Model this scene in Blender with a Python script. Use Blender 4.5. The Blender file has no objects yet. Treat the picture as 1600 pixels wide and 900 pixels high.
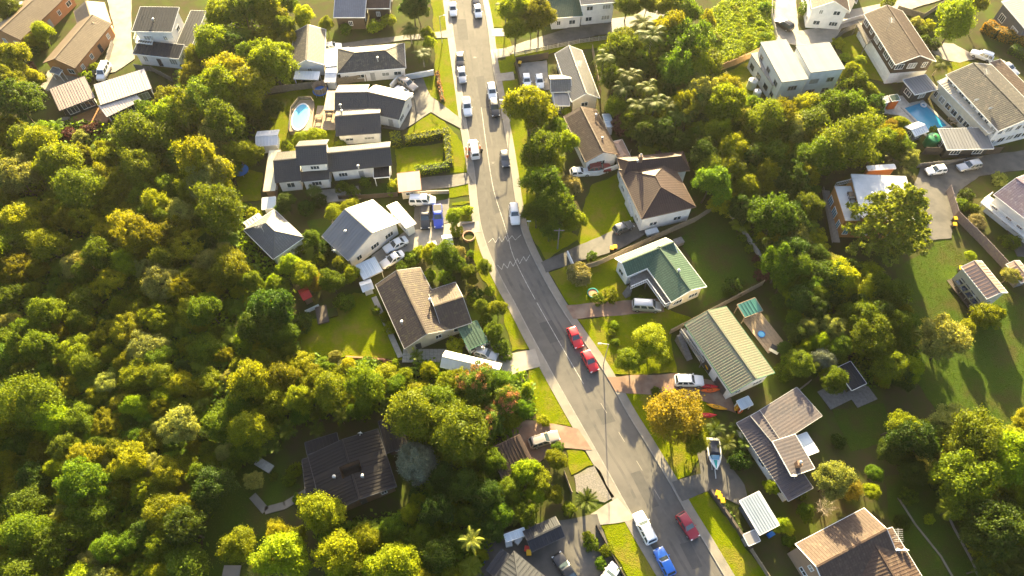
import bpy, math, random
import numpy as np
from mathutils import Vector
# ---------------------------------------------------------------- camera, sky, sun, exposure
sc = bpy.context.scene
COL = sc.collection
CAMH, PITCH, FPX = 100.0, math.radians(58), 1067.0
cam = bpy.data.cameras.new('camera'); cam.sensor_width = 36; cam.lens = FPX / 1600 * 36
cam.clip_start = 1; cam.clip_end = 6000
camo = bpy.data.objects.new('camera', cam); COL.objects.link(camo)
camo.location = (0, 0, CAMH); camo.rotation_euler = (math.pi / 2 - PITCH, 0, 0)
sc.camera = camo
SUN_EL, SUN_AZ = math.radians(16), math.radians(2)      # sun stands behind the scene (+Y), a touch to +X
w = bpy.data.worlds.new('World'); sc.world = w; w.use_nodes = True
wn = w.node_tree.nodes; wn.clear()
sky = wn.new('ShaderNodeTexSky'); sky.sky_type = 'NISHITA'; sky.sun_disc = False
sky.sun_elevation = SUN_EL; sky.sun_rotation = SUN_AZ; sky.air_density = 0.8; sky.dust_density = 4.0; sky.ozone_density = 0.6
bg = wn.new('ShaderNodeBackground'); bg.inputs[1].default_value = 0.067
wo = wn.new('ShaderNodeOutputWorld')
w.node_tree.links.new(sky.outputs[0], bg.inputs[0]); w.node_tree.links.new(bg.outputs[0], wo.inputs[0])
sl = bpy.data.lights.new('sun', 'SUN'); sl.energy = 5.0; sl.angle = math.radians(0.6); sl.color = (1.0, 0.80, 0.42)
so = bpy.data.objects.new('sun', sl); COL.objects.link(so); so.location = (0, 200, 150)
sdir = Vector((math.sin(SUN_AZ) * math.cos(SUN_EL), math.cos(SUN_AZ) * math.cos(SUN_EL), math.sin(SUN_EL)))
so.rotation_euler = sdir.to_track_quat('Z', 'Y').to_euler()
sc.view_settings.view_transform = 'Standard'; sc.view_settings.look = 'None'
sc.view_settings.exposure = 3.1; sc.view_settings.gamma = 1
sc.render.engine = 'CYCLES'
sc.cycles.use_denoising = True
sc.cycles.max_bounces = 6; sc.cycles.diffuse_bounces = 3; sc.cycles.glossy_bounces = 2; sc.cycles.transmission_bounces = 4
sc.cycles.transparent_max_bounces = 4; sc.cycles.caustics_reflective = False; sc.cycles.caustics_refractive = False

# ---------------------------------------------------------------- pixel -> place helpers
_c, _s = math.cos(math.pi / 2 - PITCH), math.sin(math.pi / 2 - PITCH)
def P(px, py, z=0.0):
    """world point where the ray through a photo pixel meets the level z"""
    a, b = (px - 800) / FPX, (450 - py) / FPX
    dx, dy, dz = a, b * _c + _s, b * _s - _c
    t = (z - CAMH) / dz
    return Vector((dx * t, dy * t, z))
def SC(py):
    """pixels per metre on the ground at a photo row"""
    b = (450 - py) / FPX
    t = -CAMH / (b * _s - _c)
    return FPX / t
RND = random.Random(7)

# ---------------------------------------------------------------- materials
MATS = {}
def nodes_mat(name):
    m = bpy.data.materials.new(name); m.use_nodes = True; MATS[name] = m
    nt = m.node_tree; b = nt.nodes['Principled BSDF']
    return m, nt, b
def mixcol(nt, fac, a, b, blend='MIX'):
    n = nt.nodes.new('ShaderNodeMix'); n.data_type = 'RGBA'; n.blend_type = blend
    if isinstance(fac, (int, float)): n.inputs[0].default_value = fac
    else: nt.links.new(fac, n.inputs[0])
    for v, i in ((a, 6), (b, 7)):
        if isinstance(v, (tuple, list)): n.inputs[i].default_value = (*v[:3], 1)
        else: nt.links.new(v, n.inputs[i])
    return n.outputs[2]
def ramp(nt, src, lo, hi):
    n = nt.nodes.new('ShaderNodeMapRange'); n.inputs[1].default_value = lo; n.inputs[2].default_value = hi
    nt.links.new(src, n.inputs[0]); return n.outputs[0]
def noise(nt, vec, scale, detail=4, rough=.6):
    n = nt.nodes.new('ShaderNodeTexNoise'); n.inputs['Scale'].default_value = scale
    n.inputs['Detail'].default_value = detail; n.inputs['Roughness'].default_value = rough
    nt.links.new(vec, n.inputs['Vector']); return n.outputs[0]
def geo_pos(nt):
    g = nt.nodes.new('ShaderNodeNewGeometry'); return g.outputs['Position']
def bump(nt, b, h, strength, dist=.05):
    n = nt.nodes.new('ShaderNodeBump'); n.inputs['Strength'].default_value = strength; n.inputs['Distance'].default_value = dist
    nt.links.new(h, n.inputs['Height']); nt.links.new(n.outputs[0], b.inputs['Normal'])
def mat(name, col, rough=.7, col2=None, ns=.8, lo=.35, hi=.65, bs=0, bstr=.3, metal=0, spec=.4, col3=None, ns3=.12, bd=.05):
    m, nt, b = nodes_mat(name)
    b.inputs['Roughness'].default_value = rough; b.inputs['Metallic'].default_value = metal
    b.inputs['Specular IOR Level'].default_value = spec
    if col2 is None:
        col2 = tuple(c * .82 for c in col)
    p = geo_pos(nt)
    o = mixcol(nt, ramp(nt, noise(nt, p, ns), lo, hi), col, col2)
    if col3 is not None:
        o = mixcol(nt, ramp(nt, noise(nt, p, ns3, 3), .48, .66), o, col3)
    nt.links.new(o, b.inputs['Base Color'])
    if bs: bump(nt, b, noise(nt, p, bs, 3), bstr, bd)
    return m
def roof_mat(name, col, col2, kind, rough=.45, spec=.5, lichen=None, period=.3, metal=0.):
    """UV in metres: u along the eave, v up the slope"""
    m, nt, b = nodes_mat(name)
    uv = nt.nodes.new('ShaderNodeUVMap'); uv.uv_map = 'UVMap'
    p = geo_pos(nt)
    o = mixcol(nt, ramp(nt, noise(nt, p, .35, 5), .35, .65), col, col2)
    sep = nt.nodes.new('ShaderNodeSeparateXYZ'); nt.links.new(uv.outputs[0], sep.inputs[0])
    def saw(src, per):
        d = nt.nodes.new('ShaderNodeMath'); d.operation = 'DIVIDE'; nt.links.new(src, d.inputs[0]); d.inputs[1].default_value = per
        f = nt.nodes.new('ShaderNodeMath'); f.operation = 'FRACT'; nt.links.new(d.outputs[0], f.inputs[0]); return d.outputs[0], f.outputs[0]
    if kind == 'tile':
        iv, fv = saw(sep.outputs[1], .36); iu, fu = saw(sep.outputs[0], .3)
        # one tone for every tile
        fl = nt.nodes.new('ShaderNodeVectorMath'); fl.operation = 'FLOOR'
        cb = nt.nodes.new('ShaderNodeCombineXYZ'); nt.links.new(iu, cb.inputs[0]); nt.links.new(iv, cb.inputs[1])
        nt.links.new(cb.outputs[0], fl.inputs[0])
        wnz = nt.nodes.new('ShaderNodeTexWhiteNoise'); wnz.noise_dimensions = '2D'; nt.links.new(fl.outputs[0], wnz.inputs[0])
        o = mixcol(nt, ramp(nt, wnz.outputs[0], 0, 2.2), o, tuple(c * .45 for c in col))
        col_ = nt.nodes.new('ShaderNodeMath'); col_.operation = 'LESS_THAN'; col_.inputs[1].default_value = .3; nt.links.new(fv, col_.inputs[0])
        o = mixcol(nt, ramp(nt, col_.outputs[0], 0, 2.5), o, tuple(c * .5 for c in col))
        h = fv
        bump(nt, b, h, .6, .06)
    else:
        iu, fu = saw(sep.outputs[0], period)
        s = nt.nodes.new('ShaderNodeMath'); s.operation = 'PINGPONG'; s.inputs[1].default_value = .5
        nt.links.new(iu, s.inputs[0])
        wnz = nt.nodes.new('ShaderNodeTexWhiteNoise'); wnz.noise_dimensions = '1D'
        fl = nt.nodes.new('ShaderNodeMath'); fl.operation = 'FLOOR'
        d2 = nt.nodes.new('ShaderNodeMath'); d2.operation = 'DIVIDE'; nt.links.new(sep.outputs[0], d2.inputs[0]); d2.inputs[1].default_value = .8
        nt.links.new(d2.outputs[0], fl.inputs[0]); nt.links.new(fl.outputs[0], wnz.inputs['W'])
        o = mixcol(nt, ramp(nt, wnz.outputs[0], 0, 4), o, tuple(min(1, c * 1.5) for c in col2))
        bump(nt, b, s.outputs[0], .5, .05)
    if lichen is not None:
        o = mixcol(nt, ramp(nt, noise(nt, p, 1.6, 6, .7), .52, .68), o, lichen)
    nt.links.new(o, b.inputs['Base Color'])
    b.inputs['Roughness'].default_value = rough; b.inputs['Specular IOR Level'].default_value = spec; b.inputs['Metallic'].default_value = metal
    return m
def leaf_mat(name, ca, cb, trans=.48, var=.28, tcol=None, bloom=None):
    m, nt, b = nodes_mat(name)
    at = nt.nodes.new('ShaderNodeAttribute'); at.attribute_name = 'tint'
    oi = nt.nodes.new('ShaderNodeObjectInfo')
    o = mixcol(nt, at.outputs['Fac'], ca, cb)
    if bloom: o = mixcol(nt, ramp(nt, at.outputs['Fac'], .86, .9), o, bloom)
    hs = nt.nodes.new('ShaderNodeHueSaturation')
    mr = nt.nodes.new('ShaderNodeMapRange'); mr.inputs[3].default_value = 1 - var; mr.inputs[4].default_value = 1 + var
    nt.links.new(oi.outputs['Random'], mr.inputs[0]); nt.links.new(mr.outputs[0], hs.inputs['Value'])
    mh = nt.nodes.new('ShaderNodeMapRange'); mh.inputs[3].default_value = .498; mh.inputs[4].default_value = .535
    ml = nt.nodes.new('ShaderNodeMath'); ml.operation = 'MULTIPLY'; ml.inputs[1].default_value = 7.31
    fr = nt.nodes.new('ShaderNodeMath'); fr.operation = 'FRACT'
    nt.links.new(oi.outputs['Random'], ml.inputs[0]); nt.links.new(ml.outputs[0], fr.inputs[0]); nt.links.new(fr.outputs[0], mh.inputs[0])
    nt.links.new(mh.outputs[0], hs.inputs['Hue'])
    nt.links.new(o, hs.inputs['Color']); c = hs.outputs[0]
    nt.links.new(c, b.inputs['Base Color']); b.inputs['Roughness'].default_value = .6; b.inputs['Specular IOR Level'].default_value = .15
    t = nt.nodes.new('ShaderNodeBsdfTranslucent')
    tc = mixcol(nt, 1.0, c, tcol or (1.4, 1.25, .45), 'MULTIPLY')
    nt.links.new(tc, t.inputs[0])
    mx = nt.nodes.new('ShaderNodeMixShader'); mx.inputs[0].default_value = trans
    nt.links.new(b.outputs[0], mx.inputs[1]); nt.links.new(t.outputs[0], mx.inputs[2])
    out = nt.nodes['Material Output']; nt.links.new(mx.outputs[0], out.inputs[0])
    return m
# ground
mat('soil', (.042, .052, .012), .95, (.055, .046, .022), .5, bs=2.5, bstr=.6, spec=.05, col3=(.05, .075, .008), ns3=.12)
mat('forest_floor', (.03, .028, .012), .95, (.04, .05, .012), .7, bs=2, bstr=.8)
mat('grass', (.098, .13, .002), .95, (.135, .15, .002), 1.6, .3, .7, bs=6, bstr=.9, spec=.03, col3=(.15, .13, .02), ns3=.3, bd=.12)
mat('shade_tinted_grass', (.035, .064, .007), .95, (.046, .074, .008), 1.2, .3, .7, bs=6, bstr=.8, spec=.05, col3=(.055, .055, .015), ns3=.18, bd=.12)  # darker copy of grass: the shade on these lawns is put into the colour
mat('meadow', (.13, .17, .02), .9, (.19, .2, .04), .5, .3, .7, bs=2.5, bstr=1, spec=.1, col3=(.2, .17, .07), ns3=.15, bd=.3)
mat('asphalt', (.11, .104, .095), .85, (.09, .085, .078), .9, .3, .7, bs=22, bstr=.35, spec=.12, col3=(.13, .12, .108), ns3=.1)
mat('asphalt_patch', (.085, .082, .078), .85, (.07, .068, .066), 1.2, .3, .7, bs=20, bstr=.4, spec=.12)
mat('asphalt_worn', (.11, .104, .095), .85, (.082, .079, .075), .5, .4, .6, bs=22, bstr=.3, spec=.14, col3=(.12, .112, .1), ns3=.07)
mat('old_asphalt', (.07, .066, .06), .7, (.1, .092, .08), .7, .3, .7, bs=14, bstr=.4, col3=(.05, .048, .045), ns3=.3)
mat('footpath', (.21, .185, .15), .75, (.17, .155, .13), 1.1, .3, .7, bs=12, bstr=.3, col3=(.14, .13, .11), ns3=.25)
mat('concrete', (.30, .265, .215), .7, (.22, .2, .17), .6, .3, .7, bs=9, bstr=.3, col3=(.17, .155, .13), ns3=.25)
mat('brick_drive', (.20, .115, .075), .8, (.15, .095, .07), 1.8, .3, .7, bs=7, bstr=.5, col3=(.24, .17, .12), ns3=.3)
mat('gravel', (.2, .185, .16), .95, (.11, .1, .09), 6, .35, .65, bs=9, bstr=1, col3=(.15, .14, .09), ns3=.3)
mat('paint', (.42, .41, .38), .75, (.19, .18, .165), 4, .4, .65)
mat('kerb', (.25, .23, .2), .8, (.18, .17, .15), 1.5)
# building
for n, c in (('white_wall', (.74, .72, .68)), ('cream_wall', (.62, .55, .42)), ('orange_brick', (.42, .21, .095)), ('dark_brown_wall', (.055, .038, .028)),
             ('grey_wall', (.58, .61, .63)), ('brown_wall', (.20, .125, .08)), ('slate_wall', (.10, .105, .115)), ('timber_wall', (.42, .2, .06)),
             ('black_wall', (.03, .03, .032)), ('tan_wall', (.33, .22, .14))):
    mat(n, c, .7, tuple(x * .86 for x in c), .9, bs=7, bstr=.12)
mat('trim_white', (.8, .79, .75), .45); mat('trim_dark', (.05, .05, .055), .4); mat('trim_green', (.05, .15, .085), .45); mat('trim_brown', (.16, .1, .065), .5)
mat('trim_grey', (.33, .33, .32), .5)
m, nt, b = nodes_mat('glass'); b.inputs['Base Color'].default_value = (.035, .05, .06, 1); b.inputs['Roughness'].default_value = .06; b.inputs['Specular IOR Level'].default_value = .8
m, nt, b = nodes_mat('blue_glass'); b.inputs['Base Color'].default_value = (.13, .27, .36, 1); b.inputs['Roughness'].default_value = .08
m, nt, b = nodes_mat('curtain_glass'); b.inputs['Base Color'].default_value = (.3, .3, .27, 1); b.inputs['Roughness'].default_value = .15
mat('interior', (.06, .05, .04), .9)
R_ = roof_mat
R_('tan_tile', (.24, .175, .105), (.2, .145, .09), 'tile', .6, .3, lichen=(.15, .115, .07))
R_('charcoal_metal', (.02, .023, .03), (.027, .029, .035), 'metal', .65, .14)
R_('black_tile', (.035, .033, .033), (.05, .045, .04), 'tile', .36, .6)
R_('brown_metal', (.24, .185, .16), (.21, .165, .145), 'metal', .45, .4)
R_('pale_metal', (.4, .355, .32), (.35, .31, .28), 'metal', .4, .5)
R_('slate_blue_tile', (.15, .17, .21), (.12, .14, .17), 'tile', .5)
R_('old_grey_tile', (.07, .066, .06), (.09, .08, .07), 'tile', .62, .3, lichen=(.14, .125, .09))
R_('old_brown_tile', (.085, .055, .042), (.068, .047, .038), 'tile', .65, .2, lichen=(.11, .083, .06))
R_('mossy_brown_tile', (.082, .06, .05), (.066, .052, .045), 'tile', .65, .2, lichen=(.11, .095, .05))
R_('maroon_tile', (.055, .03, .025), (.07, .038, .03), 'tile', .6, .3)
R_('grey_metal', (.13, .133, .14), (.15, .15, .15), 'metal', .5, .4)
R_('mid_grey_tile', (.16, .158, .155), (.14, .137, .135), 'tile', .6, .3)
R_('green_tile', (.055, .105, .07), (.065, .115, .078), 'tile', .6, .2)
R_('yellow_green_tile', (.17, .162, .11), (.14, .145, .1), 'tile', .5, .4, lichen=(.1, .145, .09))
R_('teal_metal', (.03, .12, .10), (.035, .14, .115), 'metal', .4)
R_('rusty_metal', (.08, .066, .068), (.06, .055, .062), 'metal', .6, .25, lichen=(.1, .08, .075), period=.5)
R_('rust_dark', (.05, .036, .03), (.065, .045, .036), 'metal', .7, .1, period=.5)
R_('blue_sheet', (.27, .31, .35), (.24, .28, .32), 'metal', .75, .08, period=.4)
R_('dark_metal', (.016, .0145, .017), (.021, .019, .019), 'metal', .65, .12, period=.5)
R_('white_metal', (.58, .58, .57), (.5, .5, .5), 'metal', .36, .5)
R_('silver_metal', (.45, .5, .53), (.38, .43, .46), 'metal', .35, .6)
R_('membrane', (.24, .235, .225), (.21, .205, .2), 'metal', .7, .15, period=2.0)
R_('pale_membrane', (.56, .56, .56), (.36, .38, .4), 'metal', .4, .5, period=1.4)
R_('purple_tile', (.15, .11, .16), (.2, .13, .14), 'tile', .45, lichen=(.27, .22, .25))
R_('salmon_metal', (.36, .24, .17), (.28, .19, .14), 'metal', .5, period=.5)
R_('beige_roof', (.45, .4, .32), (.4, .35, .28), 'metal', .5)
R_('terrace', (.42, .43, .43), (.36, .37, .37), 'metal', .6, .3, period=1.0)
R_('clear_sheet', (.42, .44, .33), (.32, .3, .22), 'metal', .3, .6, period=1.2)
mat('deck_wood', (.34, .25, .155), .7, (.26, .19, .12), 2.5, bs=8); mat('new_deck', (.36, .17, .06), .6, (.28, .13, .05), 2, bs=8)
mat('grey_wood', (.19, .175, .16), .8, (.13, .12, .11), 2.5, bs=9); mat('fence_wood', (.25, .2, .14), .8, (.18, .15, .11), 1.8, bs=8)
mat('new_fence', (.42, .25, .11), .75, (.33, .2, .09), 2, bs=8); mat('dark_wood', (.07, .055, .045), .8)
mat('purple_fence', (.19, .15, .17), .8, (.25, .21, .18), 2.2, bs=8); mat('stone', (.42, .39, .33), .85, (.3, .28, .24), 2, bs=6, bstr=.6)
mat('paver', (.38, .35, .3), .8, (.3, .28, .24), 3, bs=10)
m, nt, b = nodes_mat('pool_water'); b.inputs['Base Color'].default_value = (.02, .23, .36, 1); b.inputs['Roughness'].default_value = .08; bump(nt, b, noise(nt, geo_pos(nt), 2.5), .25)
m, nt, b = nodes_mat('light_pool_water'); b.inputs['Base Color'].default_value = (.16, .5, .68, 1); b.inputs['Roughness'].default_value = .08; bump(nt, b, noise(nt, geo_pos(nt), 2.5), .2)
# vehicles and small things
def paint_mat(name, c, rough=.25, metal=0.):
    m, nt, b = nodes_mat(name); b.inputs['Base Color'].default_value = (*c, 1); b.inputs['Roughness'].default_value = rough
    b.inputs['Metallic'].default_value = metal; b.inputs['Coat Weight'].default_value = .6; b.inputs['Coat Roughness'].default_value = .08
for n, c, mt in (('car_white', (.78, .77, .75), 0), ('car_silver', (.42, .42, .42), .5), ('car_black', (.012, .012, .014), 0), ('car_grey', (.1, .105, .115), .4),
             ('car_red', (.5, .015, .02), 0), ('car_maroon', (.26, .012, .022), 0), ('car_blue', (.02, .13, .5), 0), ('car_royal', (.03, .06, .42), 0), ('car_beige', (.34, .29, .24), .4),
             ('car_cherry', (.2, .02, .02), 0)):
    paint_mat(n, c, .28, mt)
mat('tyre', (.015, .015, .015), .85); mat('rim', (.4, .4, .4), .35, metal=.6); mat('lamp_glass', (.7, .7, .68), .15); mat('tail_red', (.4, .01, .01), .2)
for n, c in (('plastic_yellow', (.75, .42, .01)), ('plastic_blue', (.015, .16, .55)), ('plastic_red', (.5, .03, .02)), ('plastic_orange', (.75, .13, .01)), ('plastic_green', (.02, .2, .07)),
             ('plastic_black', (.02, .02, .02)), ('plastic_white', (.75, .75, .73)), ('teal', (.01, .33, .28)), ('hi_vis', (.8, .14, .01)), ('skin', (.45, .25, .16)), ('navy', (.015, .02, .04)),
             ('kayak_orange', (.75, .12, .015)), ('kayak_yellow', (.8, .38, .01)), ('kayak_red', (.6, .02, .03)), ('lime_plastic', (.25, .6, .02)), ('terracotta', (.45, .2, .1)), ('brick_planter', (.5, .28, .16))):
    mat(n, c, .45)
mat('galvanised', (.5, .5, .48), .4, metal=.5); mat('solar', (.02, .03, .06), .12, spec=.7); mat('tank', (.6, .6, .56), .6)
# foliage
mat('bark', (.1, .075, .05), .9, (.07, .055, .04), 2, bs=6, bstr=.6); mat('pale_bark', (.3, .26, .2), .9, (.22, .19, .15), 2)
leaf_mat('leaf_olive', (.07, .088, .004), (.28, .27, .010))
leaf_mat('leaf_gold', (.1, .112, .004), (.315, .3, .010))
leaf_mat('leaf_green', (.04, .075, .005), (.17, .215, .010))
leaf_mat('leaf_dark', (.02, .045, .007), (.085, .12, .010), .42)
leaf_mat('leaf_lime', (.10, .135, .004), (.31, .335, .009), .5)
leaf_mat('leaf_pale', (.11, .125, .024), (.34, .33, .085), .45)
leaf_mat('leaf_bloom', (.07, .11, .012), (.2, .23, .03), .4, .1, bloom=(.36, .13, .085))
leaf_mat('leaf_soft', (.055, .085, .005), (.165, .195, .012), .45, .15)
leaf_mat('leaf_silver', (.1, .12, .085), (.19, .21, .15), .25, .1)
leaf_mat('leaf_rust', (.15, .105, .012), (.26, .18, .022), .42, .08)
leaf_mat('leaf_red', (.28, .07, .045), (.4, .14, .09), .3, .15)
leaf_mat('leaf_plum', (.06, .02, .02), (.13, .05, .045), .3, .1, (1.2, .8, .7))
leaf_mat('leaf_hedge_orange', (.22, .10, .015), (.33, .16, .025), .35, .1)
leaf_mat('leaf_cream', (.14, .13, .04), (.3, .25, .12), .35, .1)
leaf_mat('leaf_fern', (.085, .13, .007), (.19, .23, .012), .5)
leaf_mat('leaf_palm', (.035, .06, .004), (.1, .11, .007), .4)
leaf_mat('leaf_yellow', (.2, .2, .02), (.36, .33, .05), .35, .1)

# ---------------------------------------------------------------- mesh helpers
def child_of(o, parent):
    o.parent = parent
class MB:
    """collects faces; build() links them as one mesh object"""
    def __init__(s): s.v = []; s.f = []; s.uv = {}; s.m = []
    def add(s, pts, faces, mi=0):
        n = len(s.v); s.v += [tuple(p) for p in pts]
        for f in faces: s.f.append([n + i for i in f]); s.m.append(mi)
    def quad(s, a, b, c, d, mi=0): s.add([a, b, c, d], [(0, 1, 2, 3)], mi)
    def prism(s, pts, z0, z1, mi=0):
        n = len(pts)
        area = sum(pts[i][0] * pts[(i + 1) % n][1] - pts[(i + 1) % n][0] * pts[i][1] for i in range(n))
        if area < 0: pts = pts[::-1]
        V = [(p[0], p[1], z0) for p in pts] + [(p[0], p[1], z1) for p in pts]
        F = [tuple(range(n, 2 * n)), tuple(range(n))[::-1]] + [(i, (i + 1) % n, n + (i + 1) % n, n + i) for i in range(n)]
        s.add(V, F, mi)
    def box(s, c, sx, sy, sz, ang=0, mi=0, tilt=0):
        ca, sa = math.cos(ang), math.sin(ang); V = []
        for dz in (-.5, .5):
            for dx, dy in ((-.5, -.5), (.5, -.5), (.5, .5), (-.5, .5)):
                x, y, z = dx * sx, dy * sy, dz * sz + dx * sx * tilt
                V.append((c[0] + x * ca - y * sa, c[1] + x * sa + y * ca, c[2] + z))
        s.add(V, [(4, 5, 6, 7), (3, 2, 1, 0), (0, 1, 5, 4), (1, 2, 6, 5), (2, 3, 7, 6), (3, 0, 4, 7)], mi)
    def hexa(s, A, mi=0):
        """8 points: bottom 4, top 4"""
        s.add(A, [(4, 5, 6, 7), (3, 2, 1, 0), (0, 1, 5, 4), (1, 2, 6, 5), (2, 3, 7, 6), (3, 0, 4, 7)], mi)
    def tube(s, p0, p1, r0, r1=None, n=8, mi=0, cap=True):
        r1 = r0 if r1 is None else r1
        p0, p1 = Vector(p0), Vector(p1); d = (p1 - p0).normalized()
        a = d.orthogonal().normalized(); b = d.cross(a)
        V = []
        for p, r in ((p0, r0), (p1, r1)):
            for i in range(n):
                t = 2 * math.pi * i / n; V.append(p + (a * math.cos(t) + b * math.sin(t)) * r)
        F = [(i, (i + 1) % n, n + (i + 1) % n, n + i) for i in range(n)]
        if cap: F += [tuple(range(n))[::-1], tuple(range(n, 2 * n))]
        s.add(V, F, mi)
    def lathe(s, c, prof, n=16, mi=0, sx=1, sy=1):
        V = []
        for r, z in prof:
            for i in range(n):
                t = 2 * math.pi * i / n; V.append((c[0] + r * sx * math.cos(t), c[1] + r * sy * math.sin(t), c[2] + z))
        F = [(k * n + i, k * n + (i + 1) % n, (k + 1) * n + (i + 1) % n, (k + 1) * n + i) for k in range(len(prof) - 1) for i in range(n)]
        F += [tuple(range(n))[::-1], tuple((len(prof) - 1) * n + i for i in range(n))]
        s.add(V, F, mi)
    def mesh(s, name, mats, off=(0, 0, 0), smooth=False):
        me = bpy.data.meshes.new(name)
        me.from_pydata([(x - off[0], y - off[1], z - off[2]) for x, y, z in s.v], [], s.f)
        for mn in (mats if isinstance(mats, (list, tuple)) else [mats]): me.materials.append(MATS[mn])
        if any(s.m): me.polygons.foreach_set('material_index', s.m)
        if s.uv:
            ul = me.uv_layers.new(name='UVMap')
            for pi, uvs in s.uv.items():
                for li, uvv in zip(me.polygons[pi].loop_indices, uvs): ul.data[li].uv = uvv
        if smooth: me.polygons.foreach_set('use_smooth', [True] * len(me.polygons))
        me.update(); return me
    def build(s, name, mats, parent=None, off=None, smooth=False):
        if off is None: off = parent['_w'] if parent is not None else (0, 0, 0)
        o = bpy.data.objects.new(name, s.mesh(name, mats, off, smooth)); COL.objects.link(o)
        if parent is not None: o.parent = parent
        return o
ROOTS = []
def thing(name, loc, label, cat, group=None):
    o = bpy.data.objects.new(name, None); COL.objects.link(o); o.location = loc; o.empty_display_size = .5
    o['label'] = label; o['category'] = cat
    if group: o['group'] = group
    o['_w'] = tuple(loc); ROOTS.append(o)
    return o
def tag(o, label, cat, group=None):
    o['label'] = label; o['category'] = cat
    if group: o['group'] = group
    return o
def sub(parent_part, mb, name, mats, smooth=False):
    """a sub-part: parented to a part that shares its thing's origin"""
    o = mb.build(name, mats, None, parent_part.parent['_w'], smooth); o.parent = parent_part; return o
def struct(o): o['kind'] = 'structure'; return o

# ---------------------------------------------------------------- ground, road, paths
g = MB(); g.quad((-3000, -1500, 0), (3000, -1500, 0), (3000, 5000, 0), (-3000, 5000, 0)); struct(g.build('ground', 'soil'))
def area(name, pts, m, z, z0=-.05):
    q = [P(x, y, z) for x, y in pts]; rj = random.Random(int(pts[0][0] * 7 + pts[0][1])); ring = []
    for i in range(len(q)):          # ragged, hand-trimmed edges
        a, c = q[i], q[(i + 1) % len(q)]; d = c - a; n = max(1, int(d.length / .9)); nn = Vector((-d.y, d.x, 0)).normalized(); ph = rj.uniform(0, 6)
        for k in range(n):
            w_ = 0 if k == 0 else (.09 * math.sin(k * .8 + ph) + rj.uniform(-.07, .07)) * (1.6 if 'grass' in m or m in ('gravel', 'meadow') else .7)
            p = a + d * (k / n) + nn * w_; ring.append((p.x, p.y))
    b = MB(); b.prism(ring, z0, z)
    return struct(b.build(name, m))
def smooth_line(pts, n=4):
    out = []
    for i in range(len(pts) - 1):
        p0, p1, p2, p3 = (Vector(pts[max(i - 1, 0)]), Vector(pts[i]), Vector(pts[i + 1]), Vector(pts[min(i + 2, len(pts) - 1)]))
        for k in range(n):
            t = k / n
            out.append(.5 * ((2 * p1) + (p2 - p0) * t + (2 * p0 - 5 * p1 + 4 * p2 - p3) * t * t + (3 * p1 - p0 - 3 * p2 + p3) * t ** 3))
    out.append(Vector(pts[-1])); return [tuple(v) for v in out]
LE = smooth_line([(692, -60), (697, -20), (702, 0), (710, 60), (722, 140), (728, 183), (736, 230), (742, 268), (746, 310), (753, 357), (768, 402), (790, 447), (803, 470), (830, 522), (852, 562), (875, 604), (920, 683), (950, 736), (978, 787), (1007, 837), (1045, 900), (1080, 955)])
RE = smooth_line([(742, -60), (750, -20), (754, 0), (762, 43), (769, 100), (777, 140), (784, 180), (792, 225), (799, 270), (806, 320), (817, 367), (845, 428), (884, 494), (933, 565), (960, 610), (981, 648), (1007, 690), (1047, 757), (1068, 795), (1099, 846), (1131, 900), (1165, 955)])
forest_polys = dict(
    west=[(-60, 190), (80, 200), (120, 195), (180, 205), (250, 165), (330, 60), (395, 0), (450, -10), (440, 110), (400, 140), (395, 240), (360, 270), (365, 310), (390, 330), (382, 365), (415, 412), (455, 440), (462, 520), (470, 562), (640, 580), (690, 575), (830, 590), (830, 650), (775, 690), (780, 750), (830, 780), (782, 830), (740, 910), (540, 915), (500, 830), (640, 805), (660, 720), (630, 640), (470, 655), (420, 700), (345, 740), (310, 830), (300, 960), (-80, 960)],
    east=[(1115, 112), (1180, 165), (1220, 170), (1330, 120), (1385, 190), (1435, 250), (1330, 270), (1298, 290), (1285, 390), (1310, 400), (1420, 470), (1435, 590), (1350, 600), (1290, 590), (1225, 560), (1235, 480), (1200, 420), (1140, 325), (1125, 310), (1075, 245), (1000, 235), (955, 175), (960, 60), (1050, 40), (1085, 70)],
    south_east=[(1395, 660), (1470, 655), (1620, 680), (1640, 920), (1560, 920), (1480, 790), (1395, 720)])
for k, pl in forest_polys.items(): area('forest_floor', pl, 'forest_floor', .01)
# carriageway and markings
rp = [P(x, y) for x, y in LE] + [P(x, y) for x, y in RE[::-1]]
b = MB()
for i in range(len(LE) - 1):
    a0, a1 = P(*LE[i]), P(*LE[i + 1])
    j0, j1 = P(*RE[i]) if i < len(RE) else None, P(*RE[i + 1]) if i + 1 < len(RE) else None
    b.quad((a0.x, a0.y, .02), (j0.x, j0.y, .02), (j1.x, j1.y, .02), (a1.x, a1.y, .02))
road = struct(b.build('road', 'asphalt'))
def stripe(b, pts, wd, z=.026):
    q = [P(x, y, z) for x, y in pts]
    for i in range(len(q) - 1):
        d = (q[i + 1] - q[i]).normalized(); n = Vector((-d.y, d.x, 0)) * wd / 2
        b.quad(q[i] - n - d * .02, q[i + 1] - n + d * .02, q[i + 1] + n + d * .02, q[i] + n - d * .02)
b = MB(); stripe(b, smooth_line([(752, 168), (758, 213), (764, 255), (772, 300), (784, 338), (793, 367), (802, 400), (826, 449), (870, 528), (912, 600)], 3), .1)
mk = b.build('centre_line', 'paint'); mk.parent = road
for zz in ([(763, 379), (770, 372), (774, 379), (780, 370), (784, 378), (790, 369), (793, 377), (800, 368), (805, 375), (814, 367)],
           [(777, 414), (784, 421), (787, 412), (793, 419), (797, 408), (802, 416), (808, 404), (812, 412), (818, 401), (822, 408), (828, 398)]):
    b = MB(); stripe(b, zz, .085); o = b.build('zigzag_marking', 'paint'); o.parent = road
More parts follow.
